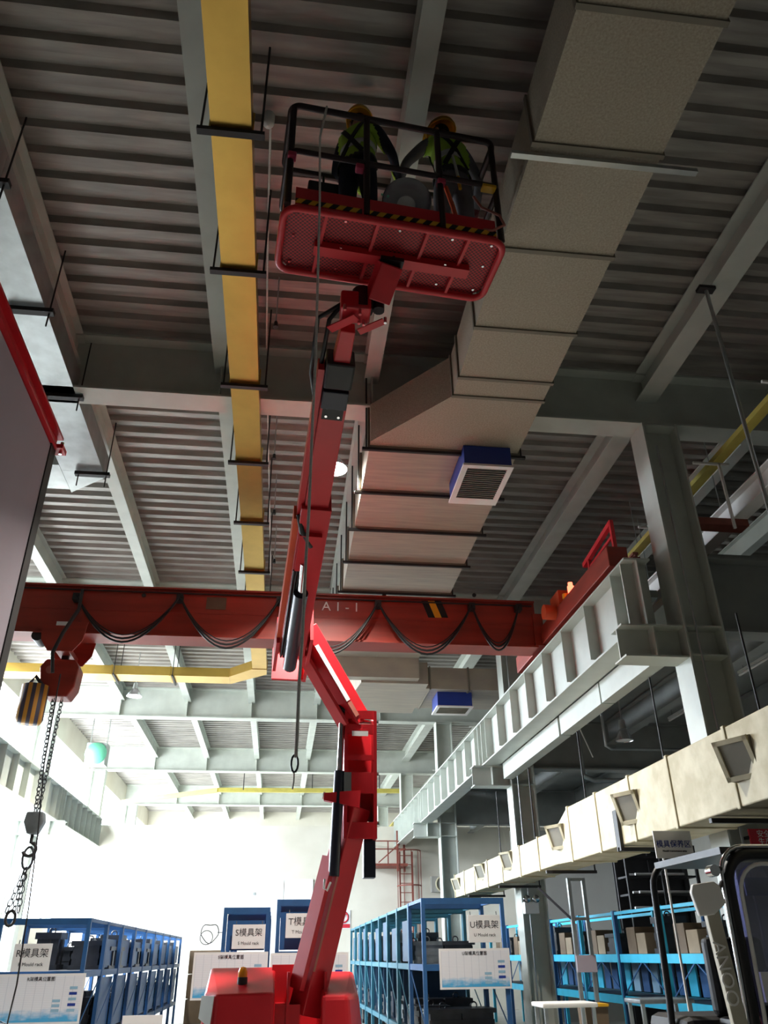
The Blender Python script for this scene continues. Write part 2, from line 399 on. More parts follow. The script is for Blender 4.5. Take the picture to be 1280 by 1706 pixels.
# ------------------------------------------------------------------ crane runways
def runway(x, s, matn, label):
    t = thing('crane_runway', (x, 20, 5.05), label, 'runway beam')
    ys = ([8.45]+FR[2:4] if s < 0 else [-1]+FR[1:4])+[YW-.02]
    e0 = ys[0]; e1 = ys[-1]
    for a, b in zip(ys[:-1], ys[1:]):
        a += .005; b -= .005
        g = MB().box(x-.17, x+.17, a, b, 5.05, 5.075).box(x-.17, x+.17, a, b, 5.925, 5.95).box(x-.008, x+.008, a, b, 5.075, 5.925)
        gd = g.build('girder_span', matn, t)
        n = 8
        for k in range(n):
            y = a+(b-a)*(k+.5)/n
            B(x-.16, x+.16, y-.006, y+.006, 5.14 if s < 0 else 5.08, 5.925).build('stiffener', matn, gd)
        for y in (a+.15, b-.15): B(x-.165, x+.165, y-.012, y+.012, 5.075, 5.925).build('end_plate', matn, gd)
    r = MB().box(x-.05, x+.05, e0, e1, 5.95, 5.965).box(x-.012, x+.012, e0, e1, 5.965, 6.0).box(x-.035, x+.035, e0, e1, 6.0, 6.03)
    r.build('rail', 'rust', t)
    if s < 0: B(x+.3, x+.42, 8.9, YW-.05, 5.62, 5.72).build('walkway_edge', 'steel_dark', t)
    return t
runway(4.25, -1, 'steel', 'pale green grey crane runway girder with stiffeners along the columns')
runway(-6.4, 1, 'steel', 'backlit crane runway girder with stiffeners in front of the bright windows')

# ------------------------------------------------------------------ overhead crane
CY = 12.0
cr = thing('overhead_crane', (-1, CY, 6.03), 'red overhead crane girder marked A1-1 spanning the hall', 'crane')
gd = B(-6.2, 4.05, CY, CY+.42, 6.05, 6.8).build('girder', 'crane_red', cr)
B(-6.2, 4.05, CY-.03, CY+.42, 6.02, 6.05).build('bottom_flange', 'crane_red', gd)
B(-6.2, 4.05, CY-.04, CY+.46, 6.8, 6.83).build('top_flange', 'crane_red', gd)
B(-6.2, 4.0, CY-.006, CY, 6.415, 6.427).build('weld_seam', 'crane_red', gd)
B(-6.2, 4.0, CY-.05, CY-.005, 6.735, 6.745).build('festoon_track', 'dark', gd)
for s, x in ((1, 4.25), (-1, -6.4)):
    ec = MB().box(x-.14, x+.14, 8.95, 13.5, 6.07, 6.36)
    e = ec.build('end_carriage', 'crane_red', cr, bevel=.01)
    for y in (9.15, 13.3):
        MB().cyl((x-.06, y, 6.13), (x+.06, y, 6.13), .105, n=16).build('wheel', 'dark', e)
    if s > 0:
        # bumper frame and drive at the near end
        fm = MB().beam((x, 9.0, 6.36), (x, 9.0, 6.78), .05, .05).beam((x, 9.9, 6.36), (x, 9.9, 6.62), .05, .05).beam((x, 9.0, 6.74), (x, 10.1, 6.62), .06, .07).beam((x, 9.0, 6.55), (x, 9.9, 6.5), .03, .04)
        fm.build('guard_frame', 'lift_red', e)
        mo = MB().cyl((x-.32, 11.2, 6.32), (x+.05, 11.2, 6.32), .12, n=14).box(x-.12, x+.12, 11.0, 11.4, 6.3, 6.62)
        mo.build('travel_motor', 'orange', e)
        MB().cyl((x-.1, 10.5, 6.36), (x-.1, 10.5, 6.46), .05).cyl((x-.1, 10.5, 6.46), (x-.1, 10.5, 6.52), .035).build('beacon', 'beacon_red', e)
        MB().cyl((x-.1, 10.75, 6.36), (x-.1, 10.75, 6.44), .05).build('siren', 'yellow', e)
# girder ends sit on the carriages
for x0, x1 in ((4.0, 4.16), (-6.3, -6.15)):
    B(x0, x1, CY-.05, CY+.47, 6.05, 6.6).build('end_plate', 'crane_red', cr)
text('A 1 - 1', PY(568, 1012, CY)+V(0, -.012, 0), (1, 0, 0), (0, 0, 1), .22, 'lettering', 'white', gd)
for k, c in enumerate(('black', 'yellow', 'black')):
    a = PY(702+k*11, 1001, CY); b = PY(714+k*11, 1029, CY)
    MB().prism([(a.x, CY-.008, a.z), (a.x+.11, CY-.008, a.z), (b.x+.11, CY-.008, b.z), (b.x, CY-.008, b.z)], (0, .006, 0)).build('hazard_mark', c, gd)
a = PY(345, 995, CY); b = PY(376, 1016, CY)
B(a.x, b.x, CY-.008, CY, b.z, a.z).build('load_plate', 'brown', gd)
for x in (30, 240, 640, 790):   # bolts on the face
    p = PY(x, 992, CY); MB().cyl((p.x, CY-.02, p.z), (p.x, CY, p.z), .035, n=8).build('bolt', 'dark', gd)
fx = [(128, 992), (300, 994), (466, 999), (630, 1004), (786, 1008), (864, 1010)]
lows = [1070, 1080, 1090, 1090, 1083]
for i in range(len(fx)):
    p = PY(*fx[i], CY-.12); B(p.x-.05, p.x+.05, CY-.16, CY-.02, p.z-.08, p.z+.03).build('cable_trolley', 'dark', gd)
for i in range(len(fx)-1):
    for k, dy in enumerate((-.16, -.12, -.09)):
        p = PY(*fx[i], CY+dy); q = PY(*fx[i+1], CY+dy); mid = PY((fx[i][0]+fx[i+1][0])/2, lows[i]-k*6, CY+dy)
        n = 18; pts = []
        for j in range(n+1):
            t = j/n; s = 1-abs(2*t-1)**1.9
            pts.append(V(p.x+(q.x-p.x)*t, CY+dy, (p.z+(q.z-p.z)*t)*(1-s)+mid.z*s))
        MB().tube(pts, .017 if k < 2 else .009, 6).build('festoon_cable', 'black' if k != 1 else 'dark', gd)

# ------------------------------------------------------------------ electric hoist, chain, hook
hx_ = -3.42; hy = CY+.2
ho = thing('chain_hoist', (hx_, hy, 3.0), 'red electric chain hoist with striped chain bucket hanging under the crane girder', 'hoist')
tr = MB()
for dy in (-.36, .36):
    tr.prism([(hx_-.34, hy+dy-.012, 6.15), (hx_+.34, hy+dy-.012, 6.15), (hx_+.3, hy+dy-.012, 5.85), (hx_+.18, hy+dy-.012, 5.68), (hx_-.18, hy+dy-.012, 5.68), (hx_-.3, hy+dy-.012, 5.85)], (0, .024, 0))
tr.box(hx_-.1, hx_+.1, hy-.36, hy+.36, 5.72, 5.8)
trm = tr.build('trolley', 'crane_red', ho)
for dx in (-.2, .2):
    for dy in (-.3, .3): MB().cyl((hx_+dx, hy+dy-.035, 6.11), (hx_+dx, hy+dy+.035, 6.11), .06).build('wheel', 'dark', trm)
B(hx_-.12, hx_+.06, hy-.385, hy-.37, 6.08, 6.14).build('name_plate', 'paper', trm)
MB().cyl((hx_-.42, hy-.2, 5.98), (hx_-.42, hy+.1, 5.98), .09).build('motor', 'dark', trm)
bd = MB().prism([(hx_-.3, hy-.17, 5.5), (hx_-.22, hy-.17, 5.62), (hx_+.2, hy-.17, 5.62), (hx_+.27, hy-.17, 5.5), (hx_+.25, hy-.17, 5.2), (hx_+.17, hy-.17, 5.05), (hx_-.16, hy-.17, 5.05), (hx_-.25, hy-.17, 5.25)], (0, .34, 0))
body = bd.build('motor_body', 'crane_red', ho, bevel=.02)
MB().cyl((hx_-.14, hy-.19, 5.45), (hx_-.14, hy-.16, 5.45), .06).build('cover_ring', 'crane_flange', body)
B(hx_-.05, hx_+.05, hy-.03, hy+.03, 5.55, 5.82).build('suspension_link', 'dark', ho)
bk = MB().lathe((hx_-.27, hy-.25, 4.62), (0, 0, 1), [(.0, 0), (.16, 0), (.19, .06), (.19, .55), (.17, .55), (.17, .1), (0, .1)], 16)
bk.build('chain_bucket', 'hazard_bucket', ho)
def chain(p, q, r=.028, link=.075):
    p = Vector(p); q = Vector(q); L = (q-p).length; n = max(2, int(L/(link*.72))); d = (q-p).normalized(); a = d.orthogonal().normalized(); b = d.cross(a); mb = MB()
    for i in range(n):
        c = p+d*(i+.5)*L/n; e = a if i % 2 else b
        pts = [c+d*math.cos(t)*link/2+e*math.sin(t)*r for t in [2*math.pi*k/8 for k in range(8)]]
        mb.tube(pts, .008, 4, True)
    return mb
chain((hx_-.05, hy-.04, 5.06), (hx_+.0, hy-.02, 3.45)).build('load_chain', 'mould', ho)
chain((hx_+.06, hy+.02, 5.06), (hx_+.03, hy+.02, 3.45)).build('load_chain', 'mould', ho)
MB().tube([(hx_-.12, hy-.2, 5.12), (hx_-.3, hy-.26, 5.32), (hx_-.36, hy-.26, 5.2), (hx_-.3, hy-.25, 5.08)], .03).build('slack_chain', 'mould', ho)
hb = MB().prism([(hx_-.1, hy-.08, 3.45), (hx_+.12, hy-.08, 3.45), (hx_+.15, hy-.08, 3.32), (hx_+.08, hy-.08, 3.16), (hx_-.05, hy-.08, 3.16), (hx_-.12, hy-.08, 3.32)], (0, .16, 0)).build('hook_block', 'mould_light', ho, bevel=.02)
hk = [V(hx_+.015, hy, 3.16)]+[V(hx_+.015+.085*math.sin(t), hy, 2.97+.085*math.cos(t)) for t in [i*.4 for i in range(0, 12)]]
MB().tube(hk, .024, 8).build('hook', 'dark', ho)
sl = thing('chain_sling', (hx_, hy, 1.9), 'bundle of lifting chains looped over the hoist hook', 'chain')
MB().tube([V(hx_+.015+.07*math.cos(t), hy, 2.86+.14*math.sin(t)) for t in [2*math.pi*k/14 for k in range(14)]], .018, 6, True).build('master_link', 'mould', sl)
for k, (dx, dy) in enumerate(((-.05, 0), (.0, .05), (.05, -.03))):
    chain((hx_+.015, hy, 2.74), (hx_+.0+dx*1.6-.05, hy+dy, 2.2), .035, .1).build('chain_leg', 'mould', sl)
MB().tube([V(hx_-.06+.06*math.cos(t), hy, 2.13+.09*math.sin(t)) for t in [2*math.pi*k/12 for k in range(12)]], .02, 6, True).build('end_ring', 'dark', sl)
pc = [PY(128, 1000, CY-.2), PY(118, 1045, CY-.25), PY(100, 1090, CY-.3)]
MB().tube([V(hx_+.15, CY-.12, 6.7), V(hx_+.2, CY-.3, 6.3), V(hx_+.05, CY-.35, 5.9), V(hx_-.05, CY-.32, 5.6), V(hx_+.0, CY-.3, 5.3)], .03).build('power_cable', 'dark', ho)
pts = [V(hx_+.1, CY-.25, 5.3), V(hx_+.13, CY-.3, 4), PY(62, 1400, CY-.35), PY(48, 1510, CY-.4), PY(28, 1640, CY-.45), PY(12, 1706, CY-.45), V(-3.3, CY-.4, 1.05)]
pn = thing('crane_pendant', (-3.3, CY-.4, .75), 'thin black pendant cable hanging beside the hoist chain', 'cable')
MB().tube(pts, .011).build('cord', 'black', pn)
B(-3.35, -3.25, CY-.44, CY-.36, .75, 1.06).build('push_button_box', 'yellow', pn, bevel=.015)

# ------------------------------------------------------------------ gold duct
GZ = 7.7
gdct = thing('gold_duct', (-.7, 10, GZ), 'shiny gold metal duct running lengthwise beneath the purlin and bending left', 'duct')
gy = [-1.0, .8, 2.55, 4.33, 5.89, 7.73, 9.45, 11.22, 13.08, 14.9, 16.7, 18.7]
for a, b in zip(gy[:-1], gy[1:]):
    sec = B(-.87, -.53, a+.004, b-.004, GZ, GZ+.22).build('duct_section', 'gold', gdct)
    B(-.885, -.515, b-.02, b+.012, GZ-.012, GZ+.232).build('flange', 'gold', sec)
for y in gy[2:-1]:
    h = MB().box(-.98, -.42, y-.03, y+.03, GZ-.055, GZ-.013)
    for x in (-.95, -.45): h.tube([(x, y, GZ-.05), (x, y, 8.93)], .011)
    h.build('hanger', 'dark', gdct)
MB().prism([(-.53, 18.7, GZ), (-.87, 18.7, GZ), (-1.45, 19.35, GZ), (-1.45, 19.95, GZ), (-.53, 19.1, GZ)], (0, 0, .22)).build('elbow', 'gold', gdct)
gx = [-1.45, -2.9, -4.3, -5.6, -7.3]
for a, b in zip(gx[:-1], gx[1:]):
    s_ = B(b+.004, a-.004, 19.37, 19.93, GZ, GZ+.22).build('duct_section', 'gold', gdct)
    B(b-.01, b+.02, 19.35, 19.95, GZ-.012, GZ+.232).build('flange', 'gold', s_)
    h = MB().box(b+.06, b+.1, 19.25, 20.05, GZ-.05, GZ-.013)
    for y in (19.28, 20.02): h.tube([(b+.08, y, GZ-.03), (b+.08, y, 8.93)], .01)
    h.build('hanger', 'dark', gdct)
yp = thing('yellow_pipe', (0, 34, 7.5), 'thin yellow square pipe crossing under the far roof beams', 'pipe')
MB().beam((5.2, 34, 7.6), (-2.6, 34.2, 7.6), .16, .16).beam((-2.6, 34.2, 7.6), (-6.9, 37.3, 7.6), .16, .16).build('pipe_run', 'yellow_tray', yp)
for x in (4, 1.2, -1.6):
    MB().tube([(x, 34.1, 7.6), (x, 34.1, 8.93)], .02).build('hanger', 'dark', yp)

# ------------------------------------------------------------------ large insulated duct
DZ = 7.4; DH = .6
bdct = thing('air_duct', (1.9, 8, DZ), 'large mottled insulated air duct with cross seams beside the lift basket', 'duct')
by = [-1.4, -.35, .75, 1.8, 2.88, 3.96, 5.06, 6.13, 6.96, 7.3]
for a, b in zip(by[:-1], by[1:]):
    s_ = B(1.77, 2.86, a+.004, b-.004, DZ, DZ+DH).build('duct_section', 'foil', bdct)
    B(1.75, 2.88, b-.025, b+.02, DZ-.018, DZ+DH+.01).build('seam_flange', 'duct_band', s_)
B(1.6, 3.2, 4.02, 4.07, DZ-.06, DZ-.02).build('hanger_bar', 'galv', bdct)
tn = MB().prism([(1.77, 7.3, DZ), (2.86, 7.3, DZ), (2.86, 8.45, DZ), (.9, 8.45, DZ), (.9, 8.35, DZ)], (0, 0, DH-.01)).build('taper_section', 'foil', bdct)
wy = [8.45, 9.55, 10.67, 11.83, 13.07, 14.3, 15.5, 16.7]
for a, b in zip(wy[:-1], wy[1:]):
    s_ = B(.9, 2.86, a+.004, b-.004, DZ, DZ+DH).build('duct_section', 'foil_light', bdct)
    B(.87, 2.89, a-.02, a+.022, DZ-.03, DZ+DH+.01).build('seam_flange', 'duct_band', s_)
    h = MB()
    for x in (.855, 2.905): h.tube([(x, a, DZ-.05), (x, a, 8.5)], .012)
    h.box(.8, 2.96, a-.02, a+.02, DZ-.07, DZ-.031)
    h.build('hanger', 'dark', bdct)
# the far end turns down and across
B(.9, 2.86, 16.705, 16.95, 6.95, DZ+DH).build('drop_section', 'foil_light', bdct)
e_ = MB().prism([(1.6, 16.96, 6.9), (3.1, 16.96, 6.9), (3.1, 19.4, 6.9), (1.3, 19.4, 6.9)], (0, 0, .5)).build('duct_section', 'foil_light', bdct)
c_ = B(3.1, 5.3, 17.3, 18.9, 6.9, 7.4).build('duct_section', 'foil_light', bdct)
for x in (3.2, 4.1, 5.0): B(x-.02, x+.02, 17.27, 18.93, 6.875, 7.42).build('seam_flange', 'duct_band', c_)
def register(name, x0, x1, y0, y1, z0, z1, parent):
    r = B(x0, x1, y0, y1, z0+.03, z1).build(name, 'blue_reg', parent)
    MB().box(x0-.02, x1+.02, y0-.02, y0+.05, z0, z0+.03).box(x0-.02, x1+.02, y1-.14, y1+.02, z0, z0+.03).box(x0-.02, x0+.05, y0+.05, y1-.14, z0, z0+.03).box(x1-.05, x1+.02, y0+.05, y1-.14, z0, z0+.03).build('register_frame', 'white', r)
    n = 16
    for k in range(n):
        y = y0+.07+(y1-.14-y0-.07)*k/(n-1)
        B(x0+.05, x1-.05, y-.006, y+.006, z0+.004, z0+.03).build('louver', 'grille', r)
register('register', 2.1, 2.72, 8.3, 9.25, 7.08, 7.39, bdct)
register('register', 3.4, 4.2, 17.5, 18.2, 6.55, 6.9, bdct)

# ------------------------------------------------------------------ galvanised duct on the left
sd = thing('galvanised_duct', (-3.15, 6, 8.0), 'bright galvanised duct on bracket hangers above the tall lilac panel', 'duct')
gy2 = [-1, .5, 2.0, 3.6, 5.3, 7.0, 8.56, 10.45]
for a, b in zip(gy2[:-1], gy2[1:]):
    s_ = B(-3.5, -2.9, a+.003, b-.003, 8.03-.03, 8.36).build('duct_section', 'galv', sd)
    h = MB().box(-3.3, -2.8, b-.04, b+.04, 7.93, 7.985)
    for x in (-3.25, -2.85): h.tube([(x, b, 7.75), (x, b, 8.93)], .01)
    h.build('hanger', 'dark', sd)
MB().prism([(-3.5, 10.45, 8.0), (-2.9, 10.45, 8.0), (-2.9, 10.6, 8.0), (-3.5, 11.1, 8.0)], (0, 0, .36)).build('elbow', 'galv', sd)
B(-4.6, -3.505, 10.3, 11.0, 8.0, 8.36).build('branch', 'galv', sd)

# ------------------------------------------------------------------ tall lilac panel with red rail
PXX = -2.6
pe = PX(90, 750, PXX); pt = pe.z
tp = thing('partition_panel', (PXX, 3, 0), 'tall lilac grey partition panel with dark end post', 'partition')
yy = [-5, -2, 1, 4, pe.y-.14]
for a, b in zip(yy[:-1], yy[1:]):
    B(PXX-.08, PXX, a+.001, b-.001, 0, pt-.02).build('panel', 'panel_lilac', tp)
MB().box(PXX-.1, PXX+.012, pe.y-.14, pe.y+.02, 0, pt).build('end_post', 'dark', tp)
rb = thing('red_rail_beam', (PXX, 3, pt), 'red steel rail beam capping the tall lilac panel', 'beam')
MB().ibeam((PXX-.04, -5, pt+.11), (PXX-.04, pe.y+.1, pt+.11), .16, .22, .03, .03).build('beam', 'lift_red2', rb)
MB().box(PXX-.14, PXX+.1, pe.y-.05, pe.y+.1, pt, pt+.05).build('end_bracket', 'lift_maroon', rb)
for dx in (-.08, .06): MB().cyl((PXX+dx, pe.y+.03, pt-.03), (PXX+dx, pe.y+.03, pt+.12), .018).build('bolt', 'chrome', rb)

# ------------------------------------------------------------------ boom lift
LY = 10.2
lf = thing('boom_lift', (.2, 10.7, 0), 'red articulated boom lift reaching up to the metal ceiling', 'boom lift')
ch = MB().box(-.75, 1.1, 9.7, 11.9, .42, .72).build('chassis', 'lift_red2', lf, bevel=.03)
for x, s in ((-.82, -1), (1.17, 1)):
    for y in (9.95, 11.65):
        w = MB().lathe((x-.15, y, .42), (1, 0, 0), [(.0, 0), (.25, 0), (.39, .02), (.42, .06), (.42, .24), (.39, .28), (.25, .3), (0, .3)], 24).build('wheel', 'rubber', ch)
        MB().lathe((x+s*.12, y, .42), (s, 0, 0), [(.24, 0), (.22, .04), (.08, .04), (.08, .07), (0, .07)], 18).build('hub', 'white', w)
MB().cyl((.2, 10.7, .72), (.2, 10.7, .82), .5, n=28).build('slew_ring', 'dark', lf)
tt = MB().box(-.6, .95, 9.95, 11.6, .8, .9).build('turntable', 'lift_red2', lf)
ya = 9.75; yb = 10.65
hood = MB()
# left hood: faceted body with a sloping top and a chamfered corner
L = [(-.74, ya+.16), (-.6, ya), (.02, ya), (.02, yb), (-.74, yb)]
hood.add([(x, y, .72) for x, y in L]+[(x*.97, y+.02, 1.32 if y < ya+.2 else 1.55) for x, y in L],
         [(4, 3, 2, 1, 0), (5, 6, 7, 8, 9)]+[(i, (i+1) % 5, 5+(i+1) % 5, 5+i) for i in range(5)])
hood.build('left_hood', 'lift_red2', tt, bevel=.025)
MB().prism([(-.735, ya+.16, 1.3), (-.6, ya-.004, 1.3), (-.62, ya-.004, 1.02), (-.75, ya+.16, 1.1)], (-.006, -.006, 0)).build('reflective_corner', 'reflect', tt)
MB().box(.03, .3, ya+.28, yb, .72, 1.2).box(-.02, .36, yb-.12, yb, 1.2, 1.57).build('centre_cover', 'lift_maroon', tt)
R = [(.52, ya+.05), (.84, ya+.05), (1.0, ya+.3), (1.0, yb+.1), (.52, yb+.1)]
rh = MB().add([(x, y, .72) for x, y in R]+[(.52+(x-.52)*.86, y+.05, 1.28 if y < ya+.4 else 1.5) for x, y in R],
              [(4, 3, 2, 1, 0), (5, 6, 7, 8, 9)]+[(i, (i+1) % 5, 5+(i+1) % 5, 5+i) for i in range(5)])
rh.build('right_hood', 'lift_red2', tt, bevel=.04)
MB().box(-.5, .9, yb+.12, 11.75, .9, 1.42).build('counterweight', 'lift_red2', tt, bevel=.05)
bp = PY(403, 1648, ya+.35)
be = MB().cyl((bp.x, bp.y, 1.36), (bp.x, bp.y, 1.46), .055, n=14).build('beacon_base', 'dark', tt)
MB().lathe((bp.x, bp.y, 1.46), (0, 0, 1), [(.05, 0), (.052, .05), (.035, .09), (0, .1)], 14).build('beacon_lens', 'amber', be)
MB().cyl((-.64, ya-.02, .95), (-.6, ya-.0, .95), .04).build('tail_lamp', 'amber', tt)
UPV = (.62, -.78, 0)
# arms
A0 = PY(507, 1690, LY); A1 = PY(592, 1345, LY-.1)
pv = MB().box(A0.x-.2, A0.x-.17, LY-.2, LY+.3, .9, 1.5).box(A0.x+.2, A0.x+.23, LY-.2, LY+.3, .9, 1.5).build('boom_pivot', 'lift_maroon', tt)
lo = MB().beam(A0, A1, .27, .27, UPV).build('lower_arm', 'lift_red2', lf, bevel=.012)
d = (A1-A0).normalized(); sd = d.cross(Vector(UPV)).normalized(); up = sd.cross(d)
MB().obox(A0.lerp(A1, .42)-sd*.128+up*.137, sd*.014, up*.003, d*.5).build('edge_strip', 'crane_flange', lo)  # narrow pale pink strip along the lower arm's camera-side edge
MB().beam(A0.lerp(A1, .1)-sd*.2, A0.lerp(A1, .72)-sd*.2, .06, .2, UPV).build('tension_link', 'lift_red2', lo)
K0 = PY(597, 1400, LY-.1); K1 = PY(598, 1190, LY-.15)
kd = (K1-K0).normalized(); ks = Vector((1, 0, 0)); ku = Vector((0, -1, 0))
mid = MB()
mid.obox((K0+K1)/2+ks*.19, ks*.02, ku*.17, kd*(K1-K0).length*.5)
mid.obox((K0+K1)/2-ks*.17, ks*.02, ku*.17, kd*(K1-K0).length*.5)
for t, h in ((.06, .09), (.42, .12), (.62, .03), (.85, .06), (.97, .05)):
    mid.obox(K0.lerp(K1, t)+ku*.14+ks*.01, ks*.18, ku*.02, kd*h)
mid.obox((K0+K1)/2-ku*.16+ks*.01, ks*.18, ku*.012, kd*(K1-K0).length*.45)
mid = mid.build('mid_link', 'lift_red2', lf)
for t in (.12, .5, .93):
    MB().cyl(K0.lerp(K1, t)-ks*.24, K0.lerp(K1, t)+ks*.25, .035, n=10).build('pivot_pin', 'chrome', mid)
B(K1.x-.1, K1.x+.1, LY-.345, LY-.335, K1.z-.32, K1.z-.26).build('caution_sticker', 'paper', mid)
tn_ = MB().beam(PY(540, 1328, LY-.25), PY(600, 1332, LY-.28), .1, .08, w2=.1, h2=.2).build('lock_arm', 'lift_maroon', mid)
MB().cyl(PY(538, 1325, LY-.25), PY(546, 1327, LY-.25), .04).build('arm_tip', 'white', tn_)
c0 = PY(556, 1460, LY-.25); c1 = PY(566, 1285, LY-.25); c2 = PY(571, 1182, LY-.25)
cy = MB().cyl(c0, c1, .065, n=14).build('lift_cylinder', 'cyl_black', lf)
MB().cyl(c1, c2, .038, n=12).build('piston_rod', 'chrome', cy)
MB().cyl(c2-V(.06, 0, 0), c2+V(.08, 0, 0), .06).build('rod_eye', 'black', cy)
MB().box(c1.x+.05, c1.x+.14, c1.y-.06, c1.y+.06, c1.z-.4, c1.z-.02).build('valve_block', 'chrome', cy)
hs = [PY(541, 1465, LY-.3), PY(540, 1480, LY-.35), PY(545, 1484, LY-.35), PY(551, 1470, LY-.3)]
MB().tube(hs, .012).build('hose_loop', 'white', cy)
g0 = PY(608, 1455, LY-.02); B(g0.x-.02, g0.x+.12, LY-.1, LY+.1, g0.z-.05, g0.z+.55).build('rear_bracket', 'cyl_black', lf)
U0 = PY(597, 1205, LY-.15); U1 = PY(507, 1050, LY-.45)
ua = MB().beam(U0, U1, .25, .27, UPV).build('upper_arm', 'lift_red2', lf, bevel=.012)
d = (U1-U0).normalized(); sd = d.cross(Vector(UPV)).normalized(); up = sd.cross(d)
# white sticker on the camera-side edge
MB().obox(U0.lerp(U1, .52)+up*.138+sd*(-.08), sd*.035, up*.003, d*.4).build('sticker', 'paper', ua)
MB().obox(U0.lerp(U1, .14)+up*.138+sd*(-.08), sd*.035, up*.003, d*.1).build('sticker', 'crane_flange', ua)
MB().beam(U0-sd*.2+V(-.06, 0, .05), U1-sd*.2+V(-.03, 0, -.02), .05, .16, UPV).build('tension_link', 'lift_red2', ua)
# main boom
C0 = PY(487, 1075, LY-.5); C1 = PY(556, 662, 6.0); CM = C0.lerp(C1, .66); CN = C0.lerp(C1, .34)
bd_ = (C1-C0).normalized(); bs = bd_.cross(V(0, 0, 1)).normalized(); bu = bs.cross(bd_)
cr_ = MB()
cr_.obox(C0+bs*-.2, bs*.02, bu*.24, bd_*.45).obox(C0+bs*.2, bs*.02, bu*.2, bd_*.3)
cr_.obox(C0-bd_*.42, bs*.22, bu*.24, bd_*.02)
cr_.build('boom_cradle', 'lift_red2', lf)
ob = MB().beam(C0, CM, .32, .34).build('outer_boom', 'lift_red2', lf, bevel=.01)
MB().beam(CM-bd_*.1, C1, .25, .25).build('inner_boom', 'lift_red', lf, bevel=.01)
MB().cyl(C0-bu*.26-bd_*.1+bs*.02, CN-bu*.25+bs*.03, .085, n=14).build('boom_cylinder', 'cyl_black', ob)
MB().cyl(CN-bu*.25+bs*.03, C0.lerp(C1, .46)-bu*.22+bs*.05, .04, n=12).build('piston_rod', 'chrome', ob)
MB().obox(C0.lerp(C1, .3)+bs*.19-bu*.02, bs*.03, bu*.1, bd_*1.2).build('cable_cover', 'orange', ob)
MB().obox(C0.lerp(C1, .5)-bu*.2+bs*.02, bs*.12, bu*.03, bd_*.28).build('wear_plate', 'lift_red', ob)
for k in range(3):
    o_ = bs*(.08+.03*k)-bu*.19
    MB().tube([C0+o_, C0.lerp(C1, .2)+o_-bu*.03, C0.lerp(C1, .42)+o_], .014).build('hose', 'black', ob)
MB().obox(C0.lerp(C1, .82)+bs*.16, bs*.03, bu*.09, bd_*1.05).build('hose_carrier', 'lift_red2', ob)
MB().tube([C0.lerp(C1, .62)+bs*.17-bu*.1, C0.lerp(C1, .58)+bs*.12-bu*.2, C0.lerp(C1, .53)-bu*.22], .03).build('hose_bundle', 'black', ob)
tip = MB().obox(C1+bd_*.06, bs*.12, bu*.15, bd_*.1).build('boom_tip', 'cyl_black', lf, bevel=.01)
for i, j in ((-1, 1), (1, 1), (-1, -1), (1, -1)):
    MB().cyl(C1-bu*.131+bs*.06*i+bd_*(.05*j-.08), C1-bu*.14+bs*.06*i+bd_*(.05*j-.08), .014, n=8).build('bolt', 'chrome', tip)
MB().obox(C1-bd_*.08-bu*.125, bs*.1, bu*.006, bd_*.09).build('tip_plate', 'black', tip)
# jib and basket head
J0 = C1+bd_*.12; J1 = PZ(580, 545, 6.42); JH = PZ(592, 512, 6.5)
MB().beam(J0, J1, .17, .17, w2=.13, h2=.13).build('jib_arm', 'lift_red', lf, bevel=.01)
MB().obox(J0.lerp(J1, .3), bs*.13, bu*.13, bd_*.14).build('jib_knuckle', 'black', lf, bevel=.02)
for s in (-1, 1):
    MB().tube([J0+bs*.14-bd_*.3, J0+bs*(.2+.04*s)+bu*.05+bd_*.1, J1+bs*(.22+.05*s)+bd_*.05, JH+bs*.1+bu*.05], .02, 8).build('jib_hose', 'black', lf)
hd = MB().obox(JH, V(.13, 0, 0), V(0, .1, 0), V(0, 0, .1)).build('jib_head', 'lift_red2', lf, bevel=.02)
MB().cyl(JH+V(.06, -.02, -.06), JH+V(.06, -.02, .16), .09, n=16).build('rotator', 'black', hd)
MB().cyl(JH+V(.2, -.02, -.04), JH+V(.2, -.02, .16), .05, n=12).build('rotator_motor', 'black', hd)
MB().beam(PZ(549, 549, 6.36), PZ(594, 528, 6.36), .08, .012).beam(PZ(598, 553, 6.34), PZ(640, 535, 6.38), .07, .012).build('guard_plate', 'lift_red', hd)
for p in ((598, 535), (606, 538), (600, 520), (575, 512), (642, 534)):
    q = PZ(*p, 6.37); MB().cyl(q-V(0, 0, .03), q+V(0, 0, .03), .014, n=8).build('bolt', 'chrome', hd)
m0 = PZ(650, 440, 6.74); m1 = PZ(628, 500, 6.56)
MB().beam(m1, m0, .2, .16).build('platform_mount', 'lift_red', lf, bevel=.01)

# basket
AN = math.radians(5.4); ux = V(math.cos(AN), math.sin(AN), 0); vy = V(-math.sin(AN), math.cos(AN), 0); N0 = V(-.21, 4.31, 0); BL, BW = 1.84, .66
def bp_(u, v, z): return N0+ux*u+vy*v+V(0, 0, z)
def rring(z, r, ins=0.0, n=6):
    pts = []
    for cu, cv, a0 in ((BL-r-ins, BW-r-ins, 0), (r+ins, BW-r-ins, 90), (r+ins, r+ins, 180), (BL-r-ins, r+ins, 270)):
        for k in range(n+1):
            a = math.radians(a0+90*k/n); pts.append(bp_(cu+r*math.cos(a), cv+r*math.sin(a), z))
    return pts
pf = MB().tube(rring(6.81, .11), .03, 8, True).build('platform', 'lift_red', lf)
ring = rring(6.845, .1, .02)
MB().prism(ring, (0, 0, .008)).build('mesh_floor', 'basket_mesh', pf)
for u in (.36, .78, 1.2, 1.55):
    MB().beam(bp_(u-.02, .02, 6.82), bp_(u-.05, BW-.02, 6.82), .025, .045).build('floor_rib', 'lift_red', pf)
